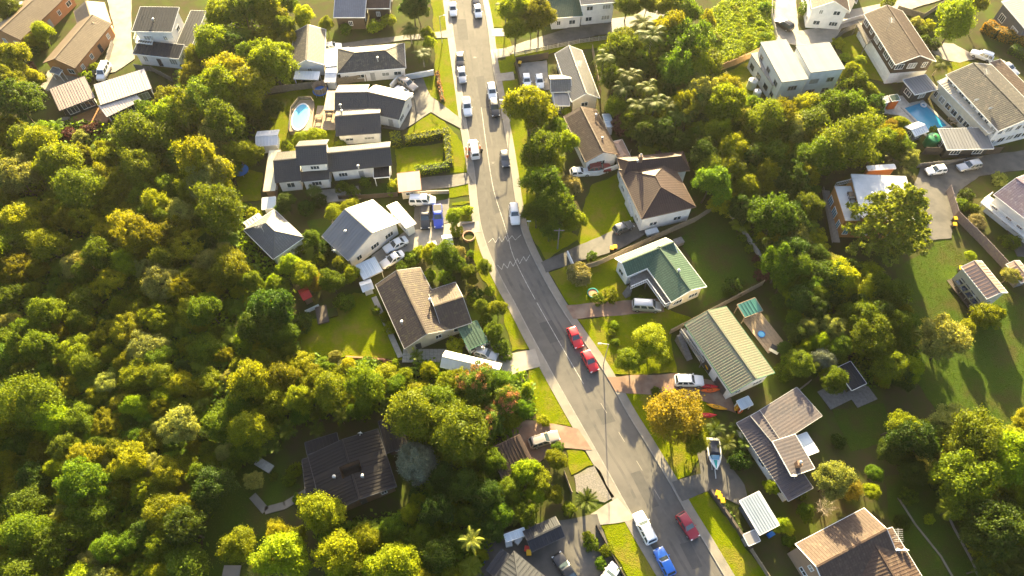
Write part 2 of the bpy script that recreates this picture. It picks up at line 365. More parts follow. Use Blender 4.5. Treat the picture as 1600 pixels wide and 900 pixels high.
for yy in range(630, 800, 45):
    t = (yy - 600) / 300; b = MB(); x0 = 945 + (yy - 640) * .62; stripe(b, [(x0, yy), (x0 + 9, yy + 15)], .09); o = b.build('faded_dash', 'concrete'); o.parent = road
for px, py, rr in ((770, 255, .35), (838, 470, .35), (1010, 745, .35), (742, 90, .35)):
    q = P(px, py); b = MB(); b.lathe((q.x, q.y, .02), [(rr, 0), (rr, .012)], 14); o = b.build('manhole_cover', 'old_asphalt'); o.parent = road
for pp in ([(712, 30), (728, 30), (732, 62), (717, 62)], [(744, 120), (756, 118), (764, 168), (752, 170)], [(765, 300), (776, 297), (786, 330), (774, 334)], [(842, 505), (862, 500), (880, 530), (860, 537)], [(930, 640), (950, 636), (962, 658), (942, 664)], [(985, 740), (1000, 735), (1030, 790), (1014, 796)], [(1062, 850), (1078, 846), (1098, 885), (1082, 890)]):
    b = MB(); b.add([P(x, y, .0235) for x, y in pp], [(0, 1, 2, 3)]); o = b.build('repair_patch', 'asphalt_patch'); o.parent = road
for off, wd in ((-2.3, .5), (-.9, .5), (.9, .5), (2.3, .5)):     # tyre-worn lanes: polished strips
    b = MB()
    for i in range(len(LE) - 1):
        q = []
        for j in (i, i + 1):
            a, c = P(*LE[j]), P(*RE[j]); m_ = (a + c) / 2; d = (c - a).normalized(); q.append((m_ + d * (off - wd / 2), m_ + d * (off + wd / 2)))
        b.quad(*[(p.x, p.y, .0215) for p in (q[0][0], q[0][1], q[1][1], q[1][0])])
    o = b.build('wheel_track', 'asphalt_worn'); o.parent = road
# footpaths with kerbs
def strip_from(edge, inner, outer, z, name, m, side, step=1, kerb=False):
    """path beside the road edge, offset to one side in metres"""
    q = [P(x, y) for x, y in edge]; A, B = [], []
    for i, p in enumerate(q):
        d = (q[min(i + 1, len(q) - 1)] - q[max(i - 1, 0)]).normalized(); n = Vector((-d.y, d.x, 0)) * side
        A.append(p + n * inner); B.append(p + n * outer)
    b = MB()
    for i in range(len(q) - 1):
        b.hexa([(A[i].x, A[i].y, -.05), (A[i + 1].x, A[i + 1].y, -.05), (B[i + 1].x, B[i + 1].y, -.05), (B[i].x, B[i].y, -.05),
                (A[i].x, A[i].y, z), (A[i + 1].x, A[i + 1].y, z), (B[i + 1].x, B[i + 1].y, z), (B[i].x, B[i].y, z)])
    return struct(b.build(name, m))
strip_from(LE, 0, .16, .13, 'kerb', 'kerb', -1); strip_from(LE, .165, 1.5, .12, 'footpath', 'footpath', -1)
strip_from(RE, 0, .16, .13, 'kerb', 'kerb', 1); strip_from(RE, .165, 1.35, .12, 'footpath', 'footpath', 1)
LAWNS = [
    [(672, -30), (693, -30), (695, 0), (702, 47), (678, 51)], [(678, 62), (703, 60), (719, 183), (693, 170), (680, 115)], [(660, 121), (680, 118), (690, 162), (672, 150)],
    [(673, 177), (695, 190), (728, 230), (731, 268), (703, 270), (701, 233), (697, 203), (630, 213), (640, 200)], [(633, 193), (666, 172), (650, 165)],
    [(617, 233), (692, 223), (693, 253), (648, 267), (620, 270)], [(398, 152), (500, 135), (523, 150), (523, 228), (437, 250), (398, 205)],
    [(702, 293), (733, 285), (738, 305), (702, 309)], [(706, 317), (738, 313), (739, 317), (706, 321)], [(715, 327), (740, 323), (743, 345), (722, 349)],
    [(728, 366), (744, 366), (756, 390), (800, 476), (828, 545), (800, 549), (785, 480), (750, 430), (736, 400)],
    [(452, 525), (470, 500), (500, 497), (553, 457), (587, 460), (630, 562), (540, 557), (465, 560)],
    [(824, 572), (845, 568), (898, 668), (838, 655), (828, 610)], [(885, 704), (907, 700), (928, 726), (893, 742)], [(938, 820), (975, 809), (1035, 912), (985, 912)],
    [(758, -10), (790, -10), (800, 43), (765, 43)], [(768, 58), (795, 56), (800, 74), (771, 77)], [(776, 95), (802, 90), (806, 114), (780, 120)], [(783, 128), (808, 123), (818, 150), (796, 180), (790, 178)],
    [(795, 182), (818, 160), (840, 330), (905, 372), (853, 406), (826, 362), (810, 300)], [(903, 376), (915, 310), (925, 288), (975, 268), (990, 344), (910, 388)],
    [(857, 426), (892, 412), (935, 411), (970, 395), (985, 470), (973, 478), (890, 476)], [(903, 499), (960, 493), (1040, 482), (1085, 500), (1047, 515), (1057, 582), (955, 586)],
    [(970, 613), (1040, 616), (1100, 622), (1125, 660), (1078, 742), (1055, 751)], [(1070, 783), (1105, 766), (1200, 905), (1142, 905)],
    [(790, 86), (950, 60), (955, 72), (870, 80), (790, 100)], [(1310, 62), (1350, 50), (1402, 130), (1330, 118)], [(1478, 97), (1530, 96), (1480, 120)],
    [(1118, 120), (1180, 92), (1178, 150), (1140, 148)], [(370, 262), (410, 270), (408, 312), (370, 315)]]
SHADE_LAWNS = [[(360, 742), (400, 715), (470, 760), (440, 790), (420, 840), (380, 912), (310, 912), (320, 830), (340, 760)], [(1060, 375), (1125, 315), (1140, 335), (1195, 420), (1185, 440), (1100, 480), (1105, 445)],
    [(1400, 420), (1480, 372), (1505, 400), (1620, 480), (1640, 690), (1480, 662), (1430, 595), (1420, 530)], [(1300, 640), (1380, 630), (1400, 690), (1330, 705)],
    [(1380, 745), (1475, 735), (1580, 912), (1410, 912)], [(1080, 250), (1120, 300), (1075, 335)], [(480, 345), (540, 335), (520, 372), (490, 372)], [(560, 285), (618, 288), (618, 305), (560, 305)], [(115, 195), (150, 180), (165, 195), (140, 205)]]
for i, l in enumerate(LAWNS): area('lawn', l, 'grass', .05 + .002 * i)
for i, l in enumerate(SHADE_LAWNS): area('lawn', l, 'shade_tinted_grass', .02 + .003 * i)
area('meadow', [(1082, 72), (1110, 15), (1160, -20), (1215, -20), (1206, 40), (1215, 62), (1182, 78), (1116, 108)], 'meadow', .12)
for di, (pts, m) in enumerate([
    ([(165, -10), (205, -10), (205, 60), (210, 92), (180, 112), (150, 118), (172, 78), (178, 45)], 'concrete'), ([(513, 72), (570, 62), (680, 50), (705, 46), (708, 58), (635, 62), (550, 74)], 'old_asphalt'),
    ([(613, 133), (660, 121), (673, 150), (721, 185), (727, 205), (673, 175), (630, 203), (597, 200), (640, 173)], 'old_asphalt'), ([(640, 280), (731, 270), (739, 285), (700, 293), (625, 300)], 'old_asphalt'),
    ([(648, 322), (702, 310), (702, 347), (645, 362)], 'old_asphalt'), ([(630, 363), (704, 348), (748, 345), (751, 363), (720, 365), (690, 382), (633, 394), (600, 420), (580, 400)], 'concrete'),
    ([(735, 548), (765, 530), (800, 552), (836, 545), (845, 572), (790, 588)], 'concrete'), ([(785, 655), (838, 657), (903, 670), (925, 703), (868, 700), (830, 732), (795, 725)], 'brick_drive'),
    ([(897, 743), (930, 728), (960, 776), (945, 785), (900, 768)], 'gravel'), ([(923, 803), (965, 778), (992, 812), (938, 820)], 'concrete'), ([(740, 845), (830, 820), (933, 803), (938, 820), (975, 912), (740, 912)], 'old_asphalt'),
    ([(845, 410), (985, 348), (1035, 352), (960, 393), (900, 409), (853, 426)], 'old_asphalt'), ([(884, 477), (982, 469), (1035, 466), (1038, 487), (896, 498)], 'brick_drive'),
    ([(948, 589), (1060, 583), (1135, 600), (1150, 645), (1090, 624), (962, 612)], 'brick_drive'), ([(1050, 753), (1095, 740), (1088, 700), (1128, 708), (1163, 757), (1175, 800), (1110, 766), (1066, 783)], 'old_asphalt'),
    ([(1212, -20), (1242, -20), (1248, 48), (1318, 38), (1302, 66), (1255, 72), (1212, 64), (1205, 30)], 'concrete'), ([(1440, 255), (1620, 232), (1620, 262), (1530, 275), (1497, 300), (1487, 372), (1445, 377), (1425, 300)], 'old_asphalt'),
    ([(772, 80), (830, 62), (920, 33), (990, 25), (1030, 0), (1068, -10), (1042, 25), (960, 50), (860, 70), (776, 90)], 'old_asphalt'), ([(766, 78), (790, 75), (797, 87), (771, 92)], 'concrete'),
    ([(806, 100), (854, 94), (859, 140), (815, 142)], 'concrete'), ([(767, 45), (800, 44), (800, 56), (769, 57)], 'concrete'), ([(774, 115), (802, 112), (804, 124), (777, 127)], 'concrete'),
    ([(480, 300), (560, 290), (565, 310), (500, 318)], 'concrete'), ([(1395, 150), (1420, 148), (1490, 200), (1450, 215), (1405, 180), (1370, 175)], 'stone'), ([(1440, 65), (1490, 68), (1530, 90), (1500, 98), (1470, 92)], 'concrete'),
    ([(60, 135), (75, 110), (120, 118), (130, 125), (75, 142)], 'concrete'), ([(1300, 20), (1345, 12), (1600, -40), (1420, 15), (1310, 45)], 'concrete'), ([(1558, 320), (1590, 400), (1640, 400), (1640, 380)], 'old_asphalt')]):
    area({'concrete': 'driveway', 'old_asphalt': 'driveway', 'brick_drive': 'driveway', 'gravel': 'gravel_patch', 'stone': 'terrace_paving'}[m], pts, m, .125 + .004 * (di % 8) if m != 'gravel' else .12)
# paths in the shade-tinted grass
for pts, wd in (([(1403, 778), (1430, 820), (1470, 870), (1490, 905)], .25), ([(1470, 782), (1490, 825), (1520, 880), (1530, 905)], .3), ([(395, 775), (415, 798), (445, 790), (478, 770)], 1.1)):
    b = MB(); q = [P(x, y) for x, y in pts]
    for i in range(len(q) - 1):
        d = (q[i + 1] - q[i]); L = d.length; c = (q[i] + q[i + 1]) / 2; b.box((c.x, c.y, .08), L + .1, wd, .16, math.atan2(d.y, d.x))
    struct(b.build('garden_path', 'footpath'))
# ---------------------------------------------------------------- houses
FOOT = []
def near_house(x, y, m):
    for F in FOOT:
        d = Vector((x, y, 0)) - F.o; u, v = d.dot(F.u), d.dot(F.v)
        if -m < u < F.L + m and -m < v < F.W + m: return True
    return False
class Frame:
    """block frame from three photo pixels of its roof edge at level z"""
    def __init__(s, p0, p1, pw, z):
        a, b_, c = P(*p0, z), P(*p1, z), P(*pw, z)
        s.L = (b_ - a).length; s.u = (b_ - a) / s.L
        n = Vector((-s.u.y, s.u.x, 0)); W = (c - a).dot(n)
        s.v = n if W > 0 else -n; s.W = abs(W); s.o = Vector((a.x, a.y, 0)); s.ang = math.atan2(s.u.y, s.u.x)
    def at(s, u, v, z): q = s.o + s.u * u + s.v * v; return Vector((q.x, q.y, z))
def slope(mb, A, B, C, D, t=.13, rib=0, ribh=.06, mi=0, rw=.035):
    """slab whose eave is A-B and whose top edge is D-C (C may equal D); carries UVs in metres and ribs up the slope"""
    A, B, C, D = map(Vector, (A, B, C, D)); ue = (B - A).normalized()
    nrm = (B - A).cross(D - A if (D - A).length > 1e-6 else C - A).normalized()
    if nrm.z < 0: nrm = -nrm
    up = nrm.cross(ue)
    if up.z < 0: up = -up
    tri = (C - D).length < .02
    pts = [A, B, C] if tri else [A, B, C, D]
    n0 = len(mb.v); k = len(pts); dn = Vector((0, 0, -t))
    fi = len(mb.f)
    mb.add(pts + [p + dn for p in pts], [tuple(range(k)), tuple(range(k, 2 * k))[::-1]] + [((i + 1) % k, i, k + i, k + (i + 1) % k) for i in range(k)], mi)
    uvs = [((p - A).dot(ue), (p - A).dot(up)) for p in pts]
    mb.uv[fi] = uvs
    for q in range(fi + 1, len(mb.f)): mb.uv[q] = [(0, 0)] * len(mb.f[q])
    if rib:
        L = (B - A).length; H = max(u[1] for u in uvs); top = uvs[2:]
        x0 = min(t_[0] for t_ in top); x1 = max(t_[0] for t_ in top)
        for i in range(1, int(L / rib)):
            s_ = i * rib; h = H
            if s_ < x0: h = H * s_ / x0
            if s_ > x1: h = min(h, H * (L - s_) / (L - x1))
            if h < .3: continue
            a = A + ue * s_; e = ue * rw; b_ = a + up * h; q = len(mb.f)
            mb.add([a - e - nrm * .02, a + e - nrm * .02, b_ + e - nrm * .02, b_ - e - nrm * .02, a - e * .6 + nrm * ribh, a + e * .6 + nrm * ribh, b_ + e * .6 + nrm * ribh, b_ - e * .6 + nrm * ribh],
                   [(4, 5, 6, 7), (0, 1, 5, 4), (1, 2, 6, 5), (2, 3, 7, 6), (3, 0, 4, 7)], mi)
            for j in range(q, len(mb.f)): mb.uv[j] = [(0, 0)] * 4
CAMXY = Vector((0, 0, 0))
def window(root, q, d, n, wd, ht, zs, fm='trim_white', gm='glass', bars=1):
    """frame (a part) with a pane (its sub-part) on a wall point q; d along the wall, n outward"""
    def at(a, z, o): r = q + d * a + n * o; return (r.x, r.y, z)
    f = MB(); fr = .085
    def bar(a0, a1, z0, z1, o=.07):
        f.hexa([at(a0, z0, -.03), at(a1, z0, -.03), at(a1, z0, o), at(a0, z0, o), at(a0, z1, -.03), at(a1, z1, -.03), at(a1, z1, o), at(a0, z1, o)])
    h = wd / 2
    bar(-h, h, zs, zs + fr, .1); bar(-h, h, zs + ht - fr, zs + ht); bar(-h, -h + fr, zs + fr, zs + ht - fr); bar(h - fr, h, zs + fr, zs + ht - fr)
    for i in range(bars):
        c = -h + wd * (i + 1) / (bars + 1); bar(c - .03, c + .03, zs + fr, zs + ht - fr, .06)
    fo = f.build('window', fm, root); p = MB()
    p.quad(at(-h + .04, zs + .04, .025), at(h - .04, zs + .04, .025), at(h - .04, zs + ht - .04, .025), at(-h + .04, zs + ht - .04, .025))
    sub(fo, p, 'pane', gm); return fo
def door(root, q, d, n, wd=.95, ht=2.05, m='trim_brown', name='door'):
    def at(a, z, o): r = q + d * a + n * o; return (r.x, r.y, z)
    f = MB(); h = wd / 2
    f.hexa([at(-h, .15, -.02), at(h, .15, -.02), at(h, .15, .05), at(-h, .15, .05), at(-h, ht, -.02), at(h, ht, -.02), at(h, ht, .05), at(-h, ht, .05)])
    if name == 'garage_door':
        for k in range(1, 4):
            z = .15 + (ht - .15) * k / 4; f.hexa([at(-h, z - .03, .05), at(h, z - .03, .05), at(h, z - .03, .07), at(-h, z - .03, .07), at(-h, z + .03, .05), at(h, z + .03, .05), at(h, z + .03, .07), at(-h, z + .03, .07)])
    o = f.build(name, m, root); k = MB()
    k.hexa([at(h - .16, 1.0, .05), at(h - .08, 1.0, .05), at(h - .08, 1.0, .1), at(h - .16, 1.0, .1), at(h - .16, 1.12, .05), at(h - .08, 1.12, .05), at(h - .08, 1.12, .1), at(h - .16, 1.12, .1)])
    sub(o, k, 'handle', 'galvanised')
def block(root, typ, p0, p1, pw, z, rise=1.4, roof='grey_metal', wall='white_wall', trim='trim_white', oh=.45, rib=0, win=(3.1, 1.5, 1.15), storeys=1, zb=0, hole=None, wins=None,
          wsides=None, gl=None, noroof=False, open_=False, door_side=None, fr='trim_white', gutter=True, garage=None, hipk=1.0, wall2=None, ribh=.06):
    F = Frame(p0, p1, pw, z); L, W = F.L, F.W; at = F.at
    FOOT.append(F); oh = min(oh, L * .15, W * .15); t = .14
    rk = dict(ribh=ribh, rw=.035)
    if not rib and 'tile' in roof: rib = .42; rk = dict(ribh=.025, rw=.1)
    elif not rib and roof not in ('membrane', 'pale_membrane', 'terrace', 'plastic_red'): rib = .6
    sl = rise / (W / 2) if typ in ('gable', 'hip') else rise / W
    if typ == 'hip' and L < W: sl = rise / (L / 2)
    # walls
    if not open_:
        b = MB(); c = [(oh, oh), (L - oh, oh), (L - oh, W - oh), (oh, W - oh)]
        def ztop(u, v):
            if typ == 'gable': return z + sl * min(v, W - v) - t
            if typ == 'hip': return z + sl * oh - t
            return z + sl * v - t
        for i in range(4):
            (u0, v0), (u1, v1) = c[i], c[(i + 1) % 4]
            pts = [at(u0, v0, zb), at(u1, v1, zb), at(u1, v1, ztop(u1, v1))]
            if typ == 'gable' and i in (1, 3): pts.append(at(u0, W / 2, ztop(u0, W / 2)))
            pts.append(at(u0, v0, ztop(u0, v0)))
            b.add(pts, [tuple(range(len(pts)))])
        wo_ = b.build('wall', wall, root)
        if wall2:   # lower storey in another cladding, a skin 4 cm proud
            b = MB(); e = .04; cc = [(oh - e, oh - e), (L - oh + e, oh - e), (L - oh + e, W - oh + e), (oh - e, W - oh + e)]
            for i in range(4):
                (u0, v0), (u1, v1) = cc[i], cc[(i + 1) % 4]
                b.quad(at(u0, v0, zb), at(u1, v1, zb), at(u1, v1, z * .5), at(u0, v0, z * .5))
                b.quad(at(u0, v0, z * .5), at(u1, v1, z * .5), at(u1 * .98 + L * .01, v1 * .98 + W * .01, z * .5), at(u0 * .98 + L * .01, v0 * .98 + W * .01, z * .5))
            b.build('lower_wall', wall2, root)
        b = MB(); b.quad(*[at(u, v, .18) for u, v in c]); b.build('floor', 'interior', root)
        sides = [((oh, oh), F.u, -F.v, L - 2 * oh), ((L - oh, oh), F.v, F.u, W - 2 * oh), ((L - oh, W - oh), -F.u, F.v, L - 2 * oh), ((oh, W - oh), -F.v, -F.u, W - 2 * oh)]
        cen = at(L / 2, W / 2, 0); seen = 0
        for i, ((u0, v0), d, n, ln) in enumerate(sides):
            q0 = at(u0, v0, 0); vis = n.dot((CAMXY - cen).normalized()) > -.25
            if wsides is not None: vis = i in wsides
            if not vis or not win: continue
            sp, ww, hh = win; k = max(1, int(ln / sp)) if ln > 2 else 0
            for st in range(storeys):
                zs = zb + .95 + st * 2.75
                if zs + hh > z - .1: continue
                for j in range(k):
                    a = ln * (j + .5) / k + RND.uniform(-.2, .2); wj = min(ww * RND.choice([.6, 1, 1, 1.25]), ln / k * .8)
                    if st == 0 and door_side == i and j == k // 2 and ln > 4: door(root, q0 + d * a, d, n, m=RND.choice(['trim_brown', 'trim_dark', 'trim_grey'])); continue
                    if st == 0 and garage == i and j < 2: door(root, q0 + d * a, d, n, 2.5, 2.2, 'trim_dark', 'garage_door'); continue
                    window(root, q0 + d * a, d, n, wj, hh, zs, fr, gl or RND.choice(['glass', 'glass', 'curtain_glass']), 1 if wj < 1.7 else 2)
    else:
        for u, v in ((.15, .15), (L - .15, .15), (L - .15, W - .15), (.15, W - .15)):
            b = MB(); q = at(u, v, 0); b.box((q.x, q.y, (z - t) / 2), .12, .12, z - t, F.ang); b.build('post', trim, root)
    if noroof: return F
    # roof
    b = MB(); rc = MB()
    if typ == 'gable':
        zr = z + rise; h = .005
        rects = [(0, 1, 0, 1)] if not hole else [(0, hole[0], 0, 1), (hole[1], 1, 0, 1), (hole[0], hole[1], 0, hole[2])]
        for u0, u1, v0, v1 in rects:
            for fl in (0, 1):
                va, vb = v0 * W / 2, v1 * W / 2
                if fl: va, vb = W - va, W - vb
                e0, e1 = at(u0 * L, va, z + rise * v0), at(u1 * L, va, z + rise * v0); r0, r1 = at(u0 * L, vb, z + rise * v1), at(u1 * L, vb, z + rise * v1)
                slope(b, e0, e1, r1, r0, .13, rib, **rk)
            if v1 == 1:
                rc.hexa([at(u0 * L, W / 2 - .18, zr - .18 * sl), at(u1 * L, W / 2 - .18, zr - .18 * sl), at(u1 * L, W / 2 + .18, zr - .18 * sl), at(u0 * L, W / 2 + .18, zr - .18 * sl),
                         at(u0 * L, W / 2 - .12, zr + .07), at(u1 * L, W / 2 - .12, zr + .07), at(u1 * L, W / 2 + .12, zr + .07), at(u0 * L, W / 2 + .12, zr + .07)])
    elif typ == 'hip':
        if L >= W:
            e = W / 2 * hipk; r0, r1 = at(e, W / 2, z + rise), at(L - e, W / 2, z + rise)
        else:
            e = L / 2 * hipk; r0, r1 = at(L / 2, e, z + rise), at(L / 2, W - e, z + rise)
        A, B, C, D = at(0, 0, z), at(L, 0, z), at(L, W, z), at(0, W, z)
        if L >= W:
            slope(b, A, B, r1, r0, .13, rib, **rk); slope(b, B, C, r1, r1, .13, rib, **rk); slope(b, C, D, r0, r1, .13, rib, **rk); slope(b, D, A, r0, r0, .13, rib, **rk); hl = [(A, r0), (D, r0), (B, r1), (C, r1), (r0, r1)]
        else:
            slope(b, B, C, r1, r0, .13, rib, **rk); slope(b, C, D, r1, r1, .13, rib, **rk); slope(b, D, A, r0, r1, .13, rib, **rk); slope(b, A, B, r0, r0, .13, rib, **rk); hl = [(A, r0), (B, r0), (C, r1), (D, r1), (r0, r1)]
        for a_, b_ in hl:
            if (a_ - b_).length > .2: rc.tube(a_ + Vector((0, 0, .0)), b_ + Vector((0, 0, .0)), .1, n=6)
    else:
        slope(b, at(0, 0, z), at(L, 0, z), at(L, W, z + rise), at(0, W, z + rise), .15, rib, **rk)
        rc = None
    ro = b.build('roof', roof, root)
    if rc and rc.v: sub(ro, rc, 'ridge_cap', roof if True else trim)
    if gutter:
        b = MB(); e = .07
        def edge(a, c):
            d = (c - a); ln = d.length; m_ = (a + c) / 2
            d2 = d.normalized(); nn = Vector((-d2.y, d2.x, 0)).normalized() * e
            if nn.dot(m_ - cen0) < 0: nn = -nn
            zz = Vector((0, 0, .17)); up = Vector((0, 0, .015))
            b.hexa([a - zz, c - zz, c - zz + nn, a - zz + nn, a + up, c + up, c + up + nn, a + up + nn])
        cen0 = at(L / 2, W / 2, z)
        if typ == 'gable':
            edge(at(-.05, 0, z), at(L + .05, 0, z)); edge(at(-.05, W, z), at(L + .05, W, z))
            for u in (0, L): edge(at(u, 0, z), at(u, W / 2, z + rise)); edge(at(u, W / 2, z + rise), at(u, W, z))
        elif typ == 'hip':
            edge(at(0, 0, z), at(L, 0, z)); edge(at(L, 0, z), at(L, W, z)); edge(at(L, W, z), at(0, W, z)); edge(at(0, W, z), at(0, 0, z))
        else:
            edge(at(0, 0, z), at(L, 0, z)); edge(at(L, 0, z), at(L, W, z + rise)); edge(at(L, W, z + rise), at(0, W, z + rise)); edge(at(0, W, z + rise), at(0, 0, z))
        b.build('gutter', trim, root)
    return F
def house(name, label, cat, base, blocks, group=None):
    q = P(*base); r = thing(name, (q.x, q.y, 0), label, cat, group)
    r['_f'] = 1; fs = []
    for bl in blocks:
        a, k = bl[0], (bl[1] if len(bl) > 1 else {})
        fs.append(block(r, *a, **k))
    return r, fs
def roof_bits(root, items):
    for kind, px, py, z in items:
        q = P(px, py, z); b = MB()
        if kind == 'chimney':
            b.box((q.x, q.y, z), .7, .7, 2.2); o = b.build('chimney', 'brown_wall', root); c = MB(); c.lathe((q.x, q.y, z + 1.1), [(.16, 0), (.16, .4), (.22, .42), (.05, .6)], 10); sub(o, c, 'cowl', 'galvanised')
        elif kind == 'vent':
            b.lathe((q.x, q.y, z - .5), [(.12, 0), (.12, .85), (.25, .9), (.25, 1.1), (.06, 1.2)], 12); b.build('vent_pipe', 'galvanised', root)
        elif kind == 'dish':
            b.tube((q.x, q.y, z - .4), (q.x, q.y, z + .4), .04); n = 14
            V = [(q.x, q.y - .08, z + .5)] + [(q.x + .42 * math.cos(2 * math.pi * i / n), q.y - .3 - .14 * math.sin(2 * math.pi * i / n), z + .55 + .38 * math.sin(2 * math.pi * i / n)) for i in range(n)]
            b.add(V, [(0, 1 + i, 1 + (i + 1) % n) for i in range(n)]); b.tube((q.x, q.y - .1, z + .35), (q.x, q.y - .65, z + .5), .025); b.build('satellite_dish', 'plastic_white', root)
        elif kind == 'aerial':
            b.tube((q.x, q.y, z - .5), (q.x, q.y, z + 2.2), .035); b.tube((q.x - .2, q.y - .8, z + 2.1), (q.x + .2, q.y + .9, z + 2.1), .025)
            for i in range(7):
                y = -.75 + i * .25; b.tube((q.x - .6 + y * .23, q.y + y, z + 2.1), (q.x + .6 + y * .23, q.y + y, z + 2.1), .016)
            b.build('tv_aerial', 'galvanised', root)
        elif kind == 'skylight':
            b.box((q.x, q.y, z), .9, 1.1, .22); o = b.build('skylight', 'trim_white', root); c = MB(); c.box((q.x, q.y, z + .12), .75, .95, .04); sub(o, c, 'pane', 'blue_glass')
HG = 'houses along the suburban street'
W_ = 'white_wall'
H = {}
H['tan_row'] = house('brick_house', 'long orange brick house with plain tan gable roof behind the L-shaped brick house', 'house', (40, 40),
    [(('gable', (32, 62), (112, -14), (-4, 40), 3.4, 1.6, 'tan_tile', 'orange_brick'), dict(door_side=0, trim='trim_brown'))], HG)
H['tan_l'] = house('brick_house', 'orange brick house with tan L-shaped roof beside the curving concrete drive', 'house', (120, 70),
    [(('gable', (117, 106), (174, 37), (70, 95), 3.2, 1.7, 'tan_tile', 'orange_brick'), dict(trim='trim_brown', door_side=0)),
     (('gable', (174, 38), (163, 4), (122, 42), 3.0, 1.5, 'tan_tile', 'orange_brick'), dict(trim='trim_brown')),
     (('mono', (77, 112), (92, 117), (71, 102), 2.3, .3, 'slate_blue_tile', W_), dict(open_=True))], HG)
H['white_two'] = house('two_storey_house', 'white two-storey house with charcoal skillion roofs and corner balcony', 'house', (245, 75),
    [(('mono', (207, 84), (279, 92), (214, 66), 3.1, .7, 'charcoal_metal', W_), dict(rib=.6, door_side=0, win=(2.4, 1.7, 1.5))),
     (('mono', (274, 72), (299, 73), (292, 19), 3.3, .5, 'charcoal_metal', W_), dict(rib=.6)),
     (('mono', (206, 49), (268, 50), (218, 16), 6.2, .9, 'charcoal_metal', W_), dict(rib=.6, storeys=2, wsides=(0, 1)))], HG)
H['brown_flat'] = house('flat_roof_house', 'dark house with pinkish brown ribbed metal roofs and a new timber deck', 'house', (160, 150),
    [(('mono', (93, 173), (148, 152), (74, 143), 3.0, .35, 'brown_metal', 'black_wall'), dict(rib=.5, trim='trim_dark', win=(2.6, 2.0, 1.6))),
     (('mono', (157, 164), (237, 138), (139, 137), 3.3, .35, 'pale_metal', 'black_wall'), dict(rib=.5, trim='trim_dark', win=(2.6, 2.0, 1.6))),
     (('mono', (167, 183), (221, 157), (156, 166), 2.8, .3, 'pale_metal', 'black_wall'), dict(rib=.5, trim='trim_dark', win=(2.6, 2.0, 1.6)))], HG)
H['blue_top'] = house('brown_house', 'dark brown house with slate blue gable roof at the head of a shared drive', 'house', (548, 25),
    [(('gable', (521, 27), (570, 27), (521, -22), 3.4, 1.6, 'slate_blue_tile', 'dark_brown_wall'), dict(trim='trim_white', wsides=(0, 1))),
     (('gable', (571, 13), (609, 13), (572, -22), 3.3, 1.4, 'maroon_tile', 'dark_brown_wall'), {})], HG)
H['grey_gable'] = house('weatherboard_house', 'white cottage with weathered grey front-facing gable roof and white carport', 'house', (480, 100),
    [(('gable', (507, 101), (509, 46), (455, 103), 3.0, 1.6, 'old_grey_tile', W_), dict(oh=.4)),
     (('mono', (459, 123), (497, 124), (459, 112), 2.3, .2, 'white_metal', W_), dict(open_=True))], HG)
H['grey_hip'] = house('weatherboard_house', 'long white house with lichened grey hipped roof and flat metal lean-to', 'house', (580, 110),
    [(('hip', (527, 115), (634, 106), (530, 76), 3.0, 1.7, 'old_grey_tile', W_), dict(door_side=0, win=(2.6, 1.6, 1.0))),
     (('mono', (509, 104), (548, 99), (509, 80), 2.6, .3, 'silver_metal', W_), dict(rib=.6)),
     (('gable', (507, 128), (524, 128), (507, 104), 2.3, .5, 'white_metal', W_), {})], HG)
H['black_pool'] = house('tiled_house', 'white walled house with bent black tiled roof beside the oval pool deck', 'house', (575, 190),
    [(('gable', (523, 176), (572, 175), (523, 133), 3.2, 1.6, 'black_tile', W_), dict(trim='trim_dark')),
     (('gable', (562, 172), (623, 186), (580, 131), 3.2, 1.5, 'black_tile', W_), dict(trim='trim_dark', door_side=0)),
     (('gable', (525, 212), (595, 207), (525, 168), 3.0, 1.4, 'black_tile', W_), dict(trim='trim_dark', win=(3.2, 1.6, .7))),
     (('mono', (506, 172), (523, 172), (506, 143), 2.5, .2, 'clear_sheet', W_), dict(open_=True, trim='deck_wood'))], HG)
H['white_black'] = house('two_storey_house', 'long white stepped house with black roofs below the oval pool', 'house', (510, 280),
    [(('gable', (430, 285), (470, 281), (426, 239), 3.2, 1.8, 'black_tile', W_), dict(trim='trim_dark', win=(2.2, 1.5, 1.3))),
     (('gable', (464, 258), (511, 255), (460, 221), 5.6, 1.7, 'black_tile', W_), dict(trim='trim_dark', storeys=2, win=(2.6, 1.7, 1.0))),
     (('mono', (471, 283), (514, 279), (471, 272), 2.8, .5, 'black_tile', W_), dict(trim='trim_dark')),
     (('gable', (514, 268), (612, 258), (511, 231), 3.2, 1.7, 'black_tile', W_), dict(trim='trim_dark', door_side=0, win=(3.3, 1.7, 1.1))),
     (('mono', (584, 278), (609, 276), (582, 261), 2.5, .25, 'dark_metal', W_), dict(open_=True)),
     (('mono', (411, 299), (430, 298), (412, 237), 2.4, .3, 'clear_sheet', 'brown_wall'), dict(trim='trim_brown'))], HG)
H['hip_small'] = house('hipped_house', 'pale house under a four-sided grey hipped roof at the forest edge', 'house', (432, 375),
    [(('hip', (427, 405), (475, 371), (384, 357), 3.2, 1.9, 'mid_grey_tile', W_), {}),
     (('mono', (386, 355), (410, 340), (379, 350), 2.6, .2, 'white_metal', W_), {})], HG)
H['big_grey'] = house('gabled_house', 'broad white house with large grey ribbed gable roof by the parked cars', 'house', (570, 385),
    [(('gable', (544, 407), (503, 369), (633, 355), 3.5, 2.4, 'grey_metal', W_), dict(trim='trim_grey', rib=.6, win=(2.8, 1.8, 1.2))),
     (('mono', (650, 349), (620, 315), (632, 355), 2.9, .35, 'pale_metal', W_), dict(win=(2.0, 1.6, .9)))], HG)
